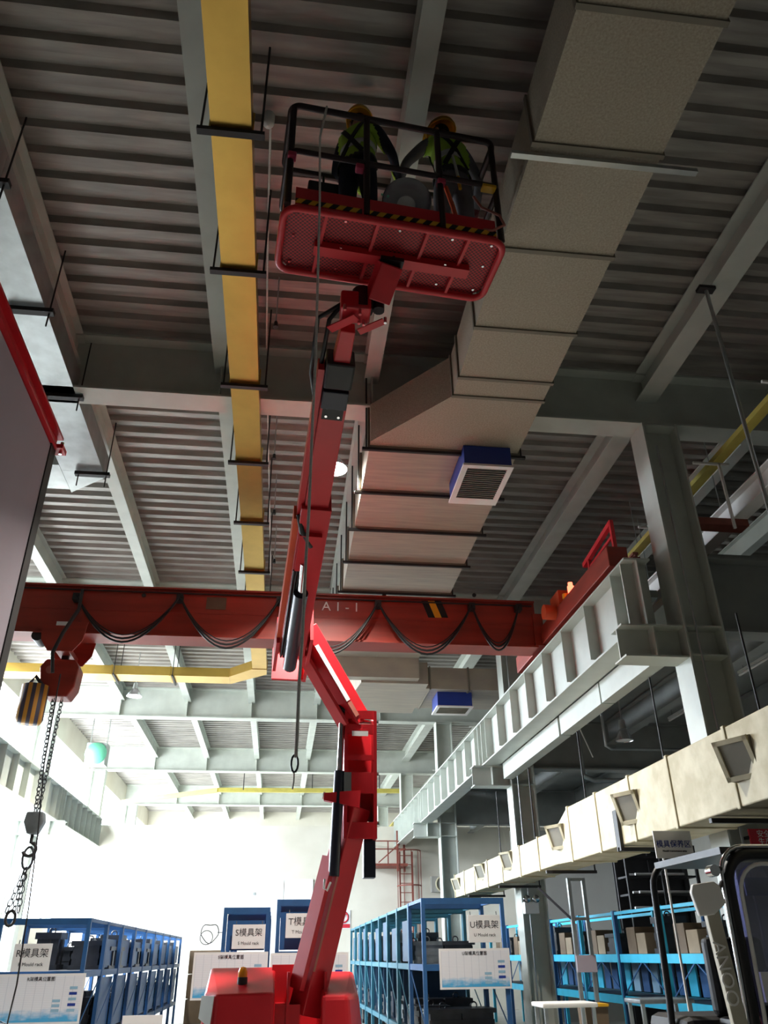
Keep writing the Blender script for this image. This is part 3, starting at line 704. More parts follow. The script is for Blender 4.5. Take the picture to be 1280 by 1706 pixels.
MB().beam(bp_(.28, .36, 6.8), bp_(1.62, .36, 6.8), .1, .07).build('floor_beam', 'lift_red', pf)
MB().obox((m0+bp_(.95, .36, 6.76))/2, ux*.1, vy*.06, V(0, 0, .02)).build('mount_plate', 'black', pf)
for u in (.1, .5, .95, 1.4, 1.74):
    for v in (.07, .3, .58):
        p = bp_(u, v, 6.785 if v == .3 and .28 < u < 1.62 else 6.838); MB().cyl(p, p-V(0, 0, .012), .012, n=6).build('bolt', 'chrome', pf)
for (u0, v0, u1, v1) in ((.08, 0, 1.76, 0), (.08, BW, 1.76, BW), (0, .1, 0, BW-.1), (BL, .1, BL, BW-.1)):
    MB().beam(bp_(u0, v0, 6.95), bp_(u1, v1, 6.95), .012, .2).build('toe_board', 'lift_red', pf)
for a, b in ((.08, .62), (.66, 1.28), (1.32, 1.76)):
    MB().beam(bp_(a, -.012, 6.885), bp_(b, -.012, 6.885), .006, .05).build('hazard_tape', 'hazard', pf)
RT = 8.1
def rail(z, r=.03):
    return MB().tube(rring(z, .08), r, 8, True)
rail(RT).build('top_rail', 'rail_brown', pf)
rail(7.5, .026).build('mid_rail', 'rail_brown', pf)
for u, v in ((.02, .02), (.66, 0), (1.3, 0), (1.82, .03), (.02, .64), (.66, BW), (1.3, BW), (1.82, .63)):
    MB().tube([bp_(u, v, 6.86), bp_(u, v, RT)], .028, 8).build('post', 'rail_brown', pf)
cb = MB().obox(bp_(.42, .56, 7.72), ux*.2, vy*.06, V(0, 0, .1)).build('control_box', 'black', pf, bevel=.015)
MB().cyl(bp_(.36, .54, 7.82), bp_(.36, .53, 7.92), .012).build('joystick', 'black', cb)
for p in ((.8, .05, 7.2), (.85, .05, 7.19)): MB().cyl(bp_(*p), bp_(*p)+V(0, -.012, 0), .01, n=8).build('indicator_lamp', 'green_fan', pf)

# things in the basket
dl = thing('reflector_lamp', bp_(.98, .13, 6.86), 'round silver reflector lamp resting in the basket between the workers', 'lamp')
c = bp_(1.03, .1, 7.25); ax = V(-.05, -.9, -.44).normalized()
MB().lathe(c, ax, [(.205, 0), (.2, -.02), (.12, -.13), (.08, -.15), (.0, -.15)], 28).build('reflector', 'dish', dl)
MB().lathe(c, ax, [(.205, 0), (.212, -.012), (.2, -.03)], 28).build('rim', 'chrome', dl)
MB().lathe(c-ax*.14, ax, [(0, .09), (.06, .085), (.08, .06), (.08, 0)], 20).build('lens', 'white', dl)
MB().cyl(c-ax*.14, c-ax*.25, .075, .06, n=16).build('housing', 'dark', dl)
MB().tube([c-ax*.2-V(0, 0, .05), bp_(1.03, .24, 6.95), bp_(1.03, .24, 6.86)], .012).build('stand', 'dark', dl)
st = thing('orange_strap', bp_(1.47, .1, 6.86), 'orange webbing strap hanging inside the basket by the grey worker', 'strap')
MB().tube([bp_(1.36, .03, 7.42), bp_(1.42, .05, 7.2), bp_(1.47, .08, 7.0), bp_(1.5, .1, 6.87)], .02, 6).build('webbing', 'orange', st)
ph = thing('pink_hose', bp_(1.7, .1, 6.9), 'pale pink hose curling over the end of the basket', 'hose')
MB().tube([bp_(1.62, .06, 7.4), bp_(1.66, .0, 7.2), bp_(1.8, -.03, 7.1), bp_(1.83, -.04, 6.98), bp_(1.72, -.03, 6.9), bp_(1.62, .02, 6.95)], .012, 8).build('hose', 'crane_flange', ph)
yr = thing('yellow_strap', bp_(1.75, .03, 7.4), 'small yellow cloth tied on the basket rail', 'cloth')
MB().obox(bp_(1.74, .0, 7.46), ux*.06, vy*.035, V(0, 0, .015)).build('cloth', 'yellow', yr)
for k, (u, v, z) in enumerate(((.03, .0, 7.42), (.6, -.0, 7.42), (1.31, -.0, 7.42))):
    MB().obox(bp_(u, v, z), ux*.035, vy*.034, V(0, 0, .03)).build('tape_wrap', 'pink', label='pink tape wrapped around the basket mid rail', cat='tape', group='pink tape on the basket rail', bevel=.01)
rp = thing('hanging_rope', PY(491, 1285, 4.4), 'long white rope hanging from the basket rail with a snap hook', 'rope')
r0 = bp_(.3, -.03, RT+.02)
pr = [(533, 230), (533, 330), (530, 450), (526, 600), (521, 700), (515, 850), (510, 930), (504, 1060), (499, 1130), (495, 1230), (493, 1262)]
MB().tube([r0+V(0, .05, -.03), r0+V(0, .03, .03), r0]+[PY(x, y, r0.y) for x, y in pr], .010, 6).build('cord', 'rope', rp)
h = PY(491, 1272, r0.y)
MB().tube([h+V(.0, 0, .05)]+[h+V(.018*math.sin(t), 0, -.0+.045*math.cos(t)) for t in [i*.55 for i in range(12)]], .006, 6).build('snap_hook', 'mould', rp)
MB().tube([h-V(0, 0, .04), h-V(.0, 0, .09), h-V(.005, 0, .13)], .004).build('rope_tail', 'rope', rp)

# ------------------------------------------------------------------ workers
def skin_body(verts, edges, radii):
    me = D.meshes.new('b'); me.from_pydata(verts, edges, []); o = D.objects.new('b', me); COL.objects.link(o)
    o.modifiers.new('s', 'SKIN'); o.modifiers.new('u', 'SUBSURF').levels = 3
    lay = me.skin_vertices[0].data if me.skin_vertices else None
    if lay is None:
        bpy.context.view_layer.objects.active = o; bpy.ops.mesh.customdata_skin_add(); lay = me.skin_vertices[0].data
    for i, r in enumerate(radii): lay[i].radius = r if isinstance(r, tuple) else (r, r)
    lay[0].use_root = True
    bpy.context.view_layer.update()
    out = D.meshes.new_from_object(o.evaluated_get(bpy.context.evaluated_depsgraph_get()))
    D.objects.remove(o); D.meshes.remove(me); return out
def person(base, yaw, label, cloth, legs, lean, arms, headturn=0, vest='lime', stance=.11, sc=1.06):
    vs = []; es = []; rs = []
    def a(p, r, par=None):
        vs.append(Vector(p)); rs.append(r); i = len(vs)-1
        if par is not None: es.append((par, i))
        return i
    lx, ly = lean
    pel = a((0, 0, .95), (.155, .115)); wai = a((lx*.25, ly*.25, 1.1), (.14, .105), pel); che = a((lx*.6, ly*.6, 1.28), (.165, .12), wai)
    uc = a((lx*.9, ly*.9, 1.41), (.12, .09), che); nk = a((lx, ly+.01, 1.49), (.055, .058), uc)
    T = Vector((lx, ly, 0)); hc, hs_ = math.cos(headturn), math.sin(headturn)
    def hp(x, y, z): return T+Vector((x*hc-y*hs_, x*hs_+y*hc, z))
    h1 = a(hp(0, .02, 1.545), (.062, .075), nk); h2 = a(hp(0, .035, 1.61), (.073, .09), h1); h3 = a(hp(0, .03, 1.68), (.068, .085), h2); h4 = a(hp(0, .02, 1.73), (.03, .04), h3)
    wr = []
    for s, (e, w, f) in zip((-1, 1), arms):
        sh = a((lx*.9+s*.175, ly*.9, 1.4), (.062, .062), uc); el = a(e, (.046, .046), sh); w_ = a(w, (.033, .03), el)
        e, w, f = Vector(e), Vector(w), Vector(f); wr.append((w, f))
        dn = (f-w).normalized(); sdv = dn.cross(Vector((0, 0, 1)))
        sdv = sdv.normalized() if sdv.length > .1 else Vector((1, 0, 0))
        pal = a(w+dn*.06, (.036, .02), w_); pl2 = a(w+dn*.095, (.036, .018), pal)
        th = a(w+dn*.05+sdv*.045*s*-1, .011, pal); th2 = a(w+dn*.085+sdv*.06*s*-1-Vector((0, 0, .012)), .009, th)
        for k, L in enumerate((.07, .08, .075, .06)):
            o = sdv*((k-1.5)*.021*s); nrm = sdv.cross(dn)
            f1 = a(w+dn*.115+o, .0095, pl2); f2 = a(w+dn*(.115+L*.55)+o-nrm*.012, .0085, f1); a(w+dn*(.115+L*.9)+o-nrm*.035, .0075, f2)
    for s in (-1, 1):
        hip = a((s*.09, 0, .88), (.092, .1), pel); kn_ = a((s*stance, .03, .49), (.062, .066), hip); ca = a((s*stance, .0, .32), (.055, .058), kn_); an = a((s*stance, -.01, .09), (.045, .048), ca)
        a((s*stance, -.06, .05), (.04, .04), an); ft = a((s*stance, .08, .045), (.045, .036), an); a((s*stance, .17, .04), (.04, .028), ft)
    me = skin_body(vs, es, rs)
    root = thing('person', base, label, 'person')
    root.rotation_euler.z = yaw; root.scale = (sc, sc, sc)
    for k in (cloth, legs, 'skin', 'black', 'maroon_glove'): me.materials.append(M[k])
    for p in me.polygons:
        c = p.center; i = 0
        if min((c-(w+(f-w).normalized()*.09)).length for w, f in wr) < .105: i = 4
        elif c.z > 1.475 and (c-T).xy.length < .13: i = 2
        elif c.z < .12: i = 3
        elif c.z < .93: i = 1
        p.material_index = i; p.use_smooth = True
    me.name = 'body'; body = D.objects.new('body', me); COL.objects.link(body); body.parent = root; ORI[body.name] = Vector(base)
    def cp(fn, name, material, off):
        # a garment that follows the body: matching faces pushed out along the normals
        idx = {}; mv = []; mf = []
        for p in me.polygons:
            if not fn(p.center): continue
            f = []
            for vi in p.vertices:
                if vi not in idx: idx[vi] = len(mv); v = me.vertices[vi]; mv.append(v.co+v.normal*off)
                f.append(idx[vi])
            mf.append(f)
        g = D.meshes.new(name); g.from_pydata(mv, [], mf); g.materials.append(M[material])
        for p in g.polygons: p.use_smooth = True
        o = D.objects.new(name, g); COL.objects.link(o); o.parent = root; ORI[o.name] = Vector(base)
        m = o.modifiers.new('thick', 'SOLIDIFY'); m.thickness = .006; m.offset = 1
        return o
    def torso(c): return 1.0 < c.z < 1.462 and abs(c.x-lx*(c.z-.95)/.5) < .2-.06*max(0, (c.z-1.3)/.16)
    cp(torso, 'vest', vest, .008)
    cp(lambda c: 1.13 < c.z < 1.19 and abs(c.x-lx*(c.z-.95)/.5) < .2 and abs(c.y-ly*.4) < .16, 'reflective_band', 'reflect', .016)
    cp(lambda c: .95 < c.z < 1.01 and abs(c.x) < .22, 'belt', 'black', .014)
    from mathutils.bvhtree import BVHTree
    bvh = BVHTree.FromPolygons([v.co for v in me.vertices], [tuple(p.vertices) for p in me.polygons])
    def strap(x0, z0, x1, z1, sgn, nm='harness_strap'):
        pts = []
        for k in range(13):
            t = k/12; z = z0+(z1-z0)*t; x = x0+(x1-x0)*t+lx*(z-.95)/.5
            hit = bvh.ray_cast(Vector((x, sgn*1.0, z)), Vector((0, -sgn, 0)))[0]
            if hit is not None: pts.append(hit+Vector((0, sgn*.022, 0)))
        if len(pts) > 2:
            mb = MB()
            for a_, b_ in zip(pts[:-1], pts[1:]): mb.beam(a_, b_+(b_-a_)*.15, .042, .008, up=(0, sgn, 0))
            g = mb.build(nm, 'black', org=(0, 0, 0)); g.location = (0, 0, 0); g.parent = root
    strap(-.11, 1.43, .1, 1.02, -1); strap(.11, 1.43, -.1, 1.02, -1); strap(-.1, 1.42, -.09, 1.02, 1); strap(.1, 1.42, .09, 1.02, 1)
    cp(lambda c: c.z > 1.6 and (c-T).xy.length < .14 and (Vector((c.x, c.y, 0))-T).dot(Vector((-hs_, hc, 0))) < .07, 'hair', 'hair', .006)
    def local(mb, name, material, par=root):
        g = mb.build(name, material, org=(0, 0, 0)); g.location = (0, 0, 0); g.parent = par; return g
    hm = MB(); n = 24; prof = [(.0, .135), (.05, .128), (.09, .105), (.115, .07), (.128, .03), (.132, 0), (.124, 0), (.12, .03), (.1, .07), (.0, .12)]
    hv = []
    for r, z in prof:
        for k in range(n):
            t = 2*math.pi*k/n; hv.append(hp(r*.95*math.cos(t), .02+r*1.12*math.sin(t), 1.655+z))
    hm.add(hv, [(i*n+k, i*n+(k+1) % n, (i+1)*n+(k+1) % n, (i+1)*n+k) for i in range(len(prof)-1) for k in range(n)], True)
    he = local(hm, 'helmet', 'yellow')
    bm_ = MB(); pr_ = [hp(.125*math.cos(t), .03+.145*math.sin(t), 1.655) for t in [math.pi*(k/10) for k in range(11)]]; po_ = [hp(.12*math.cos(t), .03+.205*math.sin(t), 1.64) for t in [math.pi*(k/10) for k in range(11)]]
    bm_.add(pr_+po_, [(i, i+1, 12+i, 11+i) for i in range(10)]); bo = local(bm_, 'brim', 'yellow', he); bo.modifiers.new('t', 'SOLIDIFY').thickness = .006
    local(MB().tube([hp(-.085, .0, 1.66), hp(-.07, .05, 1.56), hp(0, .07, 1.515), hp(.07, .05, 1.56), hp(.085, .0, 1.66)], .005), 'chin_strap', 'black', he)
    for s in (-1, 1):
        local(MB().lathe(hp(s*.03, .118, 1.62), (-hs_, hc, 0), [(.012, -.008), (.011, 0), (0, .004)], 10), 'eye', 'ink')
        local(MB().lathe(hp(s*.078, .01, 1.605), (s*hc, s*hs_, 0), [(.028, -.01), (.03, .004), (.02, .014), (0, .01)], 10), 'ear', 'skin')
    local(MB().beam(hp(0, .115, 1.625), hp(0, .145, 1.585), .02, .02, w2=.034, h2=.024), 'nose', 'skin')
    local(MB().beam(hp(-.025, .112, 1.555), hp(.025, .112, 1.555), .008, .01), 'mouth', 'maroon_glove')
    return root
FZ = 6.855
pL = bp_(.64, .34, FZ); pR = bp_(1.54, .33, FZ)
person(pL, math.radians(-35), 'worker in navy clothes with lime vest patch and yellow helmet standing in the basket', 'navy', 'navy', (0, .03),
       [((-.3, .12, 1.18), (-.2, .34, 1.2), (-.14, .45, 1.22)), ((.26, .16, 1.16), (.2, .4, 1.12), (.16, .52, 1.1))], .3)
person(pR, math.radians(8), 'worker in grey clothes with lime vest and black harness in the basket', 'grey_cloth', 'grey_cloth', (-.05, .02),
       [((-.38, .1, 1.22), (-.42, .3, 1.06), (-.43, .4, 1.02)), ((.27, .05, 1.12), (.3, .22, .96), (.3, .33, .92))], .5, sc=1.09)
ly_ = thing('lanyard', pR+V(0, -.18, .3), 'white and yellow safety lanyard hanging down the back of the grey worker', 'lanyard')
q = pR+V(-.03, -.15, 1.26)
MB().tube([q, q+V(.02, -.02, -.2), q+V(.04, -.01, -.34)], .014).build('shock_pack', 'reflect', ly_)
MB().tube([q+V(.04, -.01, -.34), q+V(.05, -.01, -.5)], .016).build('webbing', 'yellow', ly_)

# ------------------------------------------------------------------ mould racks
LASTRACK = [None]
def rack(x0, x1, y0, y1, h, mid, low, mt, label, group, name='mould_rack'):
    t = thing(name, ((x0+x1)/2, (y0+y1)/2, 0), label, 'rack', group)
    for x in (x0+.03, x1-.03):
        for y in (y0+.03, y1-.03): B(x-.03, x+.03, y-.03, y+.03, 0, h).build('post', mt, t)
    for z in (low, mid, h):
        for x in (x0+.03, x1-.03): B(x-.02, x+.02, y0+.06, y1-.06, z-(.09 if z < h else .05), z).build('side_beam', mt, t)
        for y in (y0+.03, y1-.03): B(x0+.06, x1-.06, y-.02, y+.02, z-.09, z).build('cross_beam', mt, t)
        if z < h: B(x0+.06, x1-.06, y0+.06, y1-.06, z-.02, z-.001).build('shelf', 'dark_rack', t)
    for x in (x0+.03, x1-.03): MB().beam((x, y0+.06, low+.1), (x, y1-.06, mid-.12), .012, .02).build('brace', mt, t)
    LASTRACK[0] = t
    return t
def mould_mesh(i):
    mb = MB(); w, d, hh = (.5, .55, .42) if i == 0 else ((.42, .5, .55) if i == 1 else (.6, .6, .34))
    z = 0
    for k, (f, g) in enumerate(((1, .14), (.86, .22), (.9, .2), (.84, .26), (1, .18))):
        mb.box(-w/2*f, w/2*f, -d/2*f, d/2*f, z*hh, (z+g)*hh); z += g
    mb.tube([(.05*math.cos(t), 0, hh+.05*math.sin(t)+.03) for t in [2*math.pi*k/10 for k in range(10)]], .012, 5, True)
    mb.box(w/2*.85, w/2*1.02, -.06, .06, .1*hh, .8*hh)
    return mb
protos = []
def mould(p, i, mt, label, group):
    mb = mould_mesh(i); mb.v = [(v[0]+p[0], v[1]+p[1], v[2]+p[2]) for v in mb.v]
    key = (i, mt)
    for k, o in protos:
        if k == key:
            c = o.copy(); COL.objects.link(c); c.location = p; ORI[c.name] = Vector(p); tag(c, label, None, group); return c
    o = mb.build('mould_block', mt, None, label, 'mould', group, org=p); protos.append((key, o)); return o
def coil(p, r, label, group, mt='mould_light'):
    mb = MB()
    for k in range(4):
        rr = r*(1-.08*k); mb.tube([(p[0]+.015*(k % 2), p[1]+rr*math.cos(t), p[2]+r+rr*math.sin(t)-.01*k) for t in [2*math.pi*j/16 for j in range(16)]], .014, 5, True)
    mb.build('hose_coil', mt, None, label, 'hose', group)
RY = 14.0
ORD = ['first', 'second', 'third', 'fourth', 'fifth', 'sixth', 'seventh', 'eighth', 'ninth']
for k in range(9):
    y0 = RY+k*1.52
    rack(2.3, 3.66, y0, y0+1.5, 2.45-.01*k, 1.52, .55, 'blue_rack' if k < 1 else 'teal_rack', 'front mould rack of the U row, carrying the U sign' if k == 0 else 'teal steel mould rack, %s in line behind the U sign' % ORD[k], 'U row mould racks')
    for j, (x, z) in enumerate(((2.75, 1.521), (3.28, 1.521), (2.75, .551), (3.28, .551))):
        if k == 0 and z > 1: continue
        if random.random() < .85: mould((x, y0+(.95 if z < 1 else .75)+random.uniform(-.08, .08), z), random.randrange(3), random.choice(('mould', 'mould_light', 'mould')), 'steel mould block on the racks behind the U sign', 'moulds on the U row')
        if random.random() < .7: mould((x, y0+.3, .001), random.randrange(3), 'mould', 'steel mould block under the racks behind the U sign', 'moulds under the U row')
    if k:
        B(2.37, 2.385, y0+.1, y0+1.2, 1.55, 2.28-.08*(k % 3)).build('side_panel', 'navy_panel', LASTRACK[0])
        B(2.4, 3.56, y0+1.36, y0+1.4, .57, 1.4).build('back_panel', 'navy_panel', LASTRACK[0])
        mould((2.72, y0+.32, .551), (k+1) % 3, 'mould', 'steel mould block on the racks behind the U sign', 'moulds on the U row')
    if k in (0, 1, 2, 3, 4, 6): coil((2.36, y0+.45, .56), .17, 'coiled hose on the lower shelf of the U row racks', 'hose coils on the U row')
for k in range(9):
    y0 = RY+k*1.52
    rack(-4.15, -2.8, y0, y0+1.5, 2.2, 1.5, .55, 'blue_rack', 'front mould rack of the R row, carrying the R sign' if k == 0 else 'steel mould rack, %s in line behind the R sign' % ORD[k], 'R row mould racks')
    for j, (x, z) in enumerate(((-3.8, 1.501), (-3.15, 1.501), (-3.8, .551), (-3.15, .551))):
        if k == 0 and z > 1: continue
        mould((x, y0+.4, z), random.randrange(3), 'mould', 'dark mould block on the racks behind the R sign', 'moulds on the R row')
        if j == 0 and k: B(-2.885, -2.87, y0+.1, y0+1.38, .6, 1.38).build('side_panel', 'blue_rack', LASTRACK[0]); B(-2.885, -2.87, y0+.1, y0+1.3, 1.52, 1.95).build('side_panel', 'blue_rack', LASTRACK[0])
        if z > 1 or random.random() < .7: mould((x, y0+1.08, z), random.randrange(3), 'mould', 'dark mould block on the racks behind the R sign', 'moulds on the R row')
for nm, x0, x1, h in (('S', -.82, -.1, 2.33), ('T', .0, .92, 2.44)):
    for k in range(3):
        y0 = RY+k*1.52
        rack(x0, x1, y0, y0+1.5, h, 1.72, .55, 'blue_rack', 'blue mould rack carrying the %s sign' % nm if k == 0 else 'blue mould rack, %s in line behind the %s sign' % (ORD[k], nm), '%s row mould racks' % nm)
        if k == 0:
            B(x0+.065, x1-.065, y0+.08, y0+.1, 1.74, h-.1).build('back_panel', 'blue_rack', LASTRACK[0])
        for x in (x0+.32,):
            if k: mould((x+.12, y0+.75, .551), k % 3, 'mould', 'mould block on the low shelf behind the %s sign' % nm, 'moulds on the %s row' % nm)
# row signs and table boards
def sign(letter, x0, x1, z0, z1, y=RY-.03):
    t = thing('row_sign', ((x0+x1)/2, y, z0), 'white row sign with the letter %s and three characters' % letter, 'sign', 'rack row signs')
    B(x0, x1, y-.012, y, z0, z1).build('plate', 'paper', t, bevel=.003)
    w = x1-x0; cz = (z0+z1)/2
    text(letter+'模具架', ((x0+x1)/2, y-.014, cz+.05), (1, 0, 0), (0, 0, 1), w*.24, 'lettering', 'ink', t)
    text(letter+' Mould rack', ((x0+x1)/2, y-.014, cz-.09), (1, 0, 0), (0, 0, 1), w*.12, 'small_lettering', 'ink', t)
    # hooks fixing the plate to the rack beam
    MB().beam((x0+.05, y+.004, z1-.02), (x0+.05, y+.03, z1+.05), .01, .01).beam((x1-.05, y+.004, z1-.02), (x1-.05, y+.03, z1+.05), .01, .01).build('hook', 'dark', t)
sign('U', 3.04, 3.57, 1.81, 2.2); sign('R', -3.84, -3.3, 1.5, 1.86); sign('S', -.66, -.16, 1.76, 2.09); sign('T', .15, .7, 1.9, 2.24)
def board(letter, x0, x1, z0, z1, y=RY-.04):
    t = thing('notice_board', ((x0+x1)/2, y, z0), 'white notice board with blue printed table below the %s sign' % letter, 'notice board', 'rack notice boards')
    B(x0, x1, y-.015, y, z0, z1).build('frame', 'paper', t)
    B(x0+.03, x1-.03, y-.018, y-.0151, z0+.03, z1-.03).build('print', 'board_print', t)
    text(letter+'架模具位置图', ((x0+x1)/2, y-.02, z1-.07), (1, 0, 0), (0, 0, 1), .06, 'title', 'ink', t)
    for i in range(5):
        B(x1-.2, x1-.09, y-.021, y-.0181, z1-.2-.07*i, z1-.165-.07*i).build('table_cell', 'blue_reg' if i % 2 else 'lightblue', t)
    for i in range(3): B(x1-.42, x1-.31, y-.021, y-.0181, z1-.36-.06*i, z1-.325-.06*i).build('table_cell', 'lightblue', t)
    for x in (x0+.1, x1-.1): B(x-.012, x+.012, y, y+.045, z0+.1, z1-.1).build('bracket', 'dark', t)
board('U', 2.55, 3.68, 1.18, 1.73); board('R', -4.0, -2.75, .84, 1.47); board('S', -1.21, -.1, 1.1, 1.72); board('T', -.06, 1.13, 1.1, 1.7)
pb = thing('leaning_board', (-2.1, 13.4, 0), 'small white board standing on the floor beside the R row', 'notice board')
a = PY(205, 1692, 13.4); b = PY(270, 1706, 13.4)
B(a.x, b.x, 13.38, 13.4, .55, a.z).build('plate', 'paper', pb); MB().beam((a.x+.1, 13.43, 0), (a.x+.1, 13.42, a.z-.05), .02, .02).beam((b.x-.1, 13.43, 0), (b.x-.1, 13.42, a.z-.05), .02, .02).build('stand', 'dark', pb)
ct = thing('carton', (-2.0, 27.8, 0), 'brown carton stack at the far end of the R row', 'carton')
for k in range(3): B(-2.5, -1.5, 27.3, 28.2, k*.62, k*.62+.6).build('box', 'brown', ct, bevel=.02)
wc = thing('wire_coil', (-.95, 15.0, 1.8), 'thin wire loop sticking out beside the S rack', 'wire')
MB().tube([V(-1.05+.14*math.cos(t), 14.6, 2.0+.13*math.sin(t)*(1+.2*math.sin(3*t))) for t in [2*math.pi*k/20 for k in range(20)]], .008, 5, True).tube([V(-1.1+.1*math.cos(t), 14.62, 1.93+.1*math.sin(t)) for t in [2*math.pi*k/16 for k in range(16)]], .007, 5, True).beam((-.93, 14.6, 2.0), (-.8, 14.6, 2.0), .01, .01).beam((-.8, 14.6, 2.0), (-.8, 14.05, 2.0), .01, .01).build('loop', 'dark', wc)

# bright blue racks in the side bay
for k in range(7):
    y0 = 11.9+k*1.95
    t = thing('storage_rack', (6.6, y0+.95, 0), 'bright blue storage rack with cyan beams, %s in line from the forklift end' % ORD[k], 'rack', 'bright blue racks')
    for x in (6.2, 7.0):
        for y in ((y0, y0+1.9) if x < 6.5 else (y0+.05, y0+1.85)): B(x-.035, x+.035, y-.035, y+.035, 0, 2.32).build('post', 'blue_rack' if k % 2 else 'cyan_rack', t)
    for z in (.98, 1.62, 2.3):
        for x in (6.2, 7.0): B(x-.02, x+.02, y0+.036, y0+1.864, z-.13 if z < 2 else z-.05, z).build('beam', 'cyan_rack', t)
        if z < 2: B(6.23, 6.97, y0+.05, y0+1.85, z-.03, z-.002).build('shelf', 'dark_rack', t)
    for j in range(4):
        y = y0+.12+j*.43; B(6.93, 6.96, y, y+.3, 1.0, 1.5).build('back_panel', random.choice(('cyan_rack', 'lightblue', 'blue_rack')), t)
    MB().beam((6.2, y0+.06, 1.02), (6.2, y0+.9, 1.5), .012, .02).beam((6.2, y0+1.84, 1.02), (6.2, y0+.95, 1.5), .012, .02).build('brace', 'blue_rack', t)
    mould((6.6, y0+.55, 1.621), k % 3, 'mould', 'mould block on the upper shelf of the bright blue racks', 'moulds in the side bay')
    for q_, (dy, hh) in enumerate(((1.1, .32), (1.52, .42))):
        c_ = MB().box(6.3, 6.8, y0+dy-.19, y0+dy+.19, 1.621, 1.621+hh).build('carton', 'brown' if q_ else 'crane_flange2', None, 'tan carton standing on the upper shelf of the bright blue racks', 'carton', 'cartons in the side bay', bevel=.008)

# ------------------------------------------------------------------ low cream air duct along the columns
ad = thing('cream_duct', (4.2, 12, 2.72), 'low cream insulated air duct with tilted square outlets along the columns', 'duct')
ay = [-1, .2, 1.4, 2.6, 3.7, 4.7, 5.7, 6.72, 7.92, 8.95, 10.03, 11.1]
for a, b in zip(ay[:-1], ay[1:]):
    s_ = B(3.9, 4.5, a+.004, b-.004, 2.72, 3.4).build('duct_section', 'cream_duct', ad, bevel=.012)
    B(3.885, 4.51, b-.025, b+.03, 2.705, 3.415).build('seam', 'cream_duct', s_, bevel=.01)
MB().add([(3.9, 11.1, 2.72), (4.5, 11.1, 2.72), (4.5, 11.1, 3.4), (3.9, 11.1, 3.4), (3.9, 11.7, 2.74), (4.45, 11.7, 2.74), (4.45, 11.7, 3.2), (3.9, 11.7, 3.2)],
         [(3, 2, 1, 0), (4, 5, 6, 7), (0, 1, 5, 4), (1, 2, 6, 5), (2, 3, 7, 6), (3, 0, 4, 7)]).build('reducer', 'cream_duct', ad)
ay = [11.7, 12.6, 13.65, 14.8, 15.9, 17.0, 18.0, 19.0]
for a, b in zip(ay[:-1], ay[1:]):
    s_ = B(3.9, 4.45, a+.004, b-.004, 2.74, 3.19).build('duct_section', 'cream_duct', ad, bevel=.012)
    B(3.885, 4.46, b-.02, b+.02, 2.725, 3.205).build('seam', 'cream_duct', s_)
for y, zc, r in ((6.5, 3.08, .17), (8.92, 3.06, .17), (11.5, 3.07, .16), (14.26, 3.03, .14), (16.27, 3.03, .14), (18.57, 2.97, .13)):
    n = V(-.86, -.38, -.33).normalized(); e1 = V(0, 0, 1).cross(n).normalized(); e2 = n.cross(e1); c = V(3.84, y, zc)
    o_ = MB().add([c+e1*r+e2*r, c-e1*r+e2*r, c-e1*r-e2*r, c+e1*r-e2*r]+[V(3.92, y+r*1.0*sx_, zc+r*sz_) for sx_, sz_ in ((-1, 1), (1, 1), (1, -1), (-1, -1))],
                  [(0, 1, 5, 4), (1, 2, 6, 5), (2, 3, 7, 6), (3, 0, 4, 7)]).build('outlet_box', 'duct_band', ad)
    fr = MB()
    for a1, b1, la, lb in ((e1, e2, 1, 0), (e1, e2, -1, 0), (e2, e1, 1, 0), (e2, e1, -1, 0)):
        fr.obox(c+a1*la*r*.9+n*.005, a1*r*.12, b1*r*1.02, n*.012)
    fr.build('outlet_frame', 'cream_duct', o_)
    MB().obox(c-n*.004, e1*r*.88, e2*r*.88, n*.004).build('outlet_grille', 'grille', o_)
for y in (2.8, 5.2, 7.2, 9.4, 12.2, 15, 17.5):
    B(3.86, 4.62, y-.025, y+.025, 2.66, 2.7).build('hanger', 'dark', ad)
    MB().tube([(4.6, y, 2.68), (4.6, y, 4.72)], .012).build('hanger_rod', 'dark', ad)
B(3.86, 3.9, 9.33, 9.45, 2.66, 3.1).build('strap', 'dark', ad)

# ------------------------------------------------------------------ mezzanine and side bay
mz = thing('mezzanine', (9, 25, 5), 'mezzanine floor carried on deep steel beams beside the runway', 'mezzanine')
for a, b in zip(FR[1:4], FR[2:4]+[YW-.05]): B(5.3, XR-.02, a+.01, b-.01, 6.0, 6.12).build('slab', 'mezz', mz)
for y in FR[1:4]:
    MB().ibeam((5.16, y, 5.5), (XR-.02, y, 5.5), .3, 1.0, .03, .015).build('main_beam', 'mezz', mz)
for a, b in zip(FR[1:4], FR[2:4]+[YW-.05]):
    for x in (6.9, 8.9, 10.9): MB().ibeam((x, a+.16, 5.75), (x, b-.16, 5.75), .22, .46, .025, .012).build('secondary_beam', 'mezz', mz)
for k, (x, y) in enumerate(((5.7, 10.6), (6.2, 10.7), (7.4, 11.3), (7.9, 10.0), (7.5, 14.2), (6.3, 18.5), (8, 19))):
    t = thing('tube_light', (x, y, 5.6), 'slim tube light hanging under the mezzanine floor', 'lamp', 'tube lights under the mezzanine')
    MB().cyl((x, y-.6, 5.62), (x, y+.6, 5.62), .022, n=8).build('tube', 'white', t)
    MB().box(x-.03, x+.03, y-.6, y+.6, 5.645, 5.68).build('batten', 'white', t)
    for s in (-.45, .45): MB().tube([(x, y+s, 5.68), (x, y+s, 6.0)], .004).build('wire', 'dark', t)
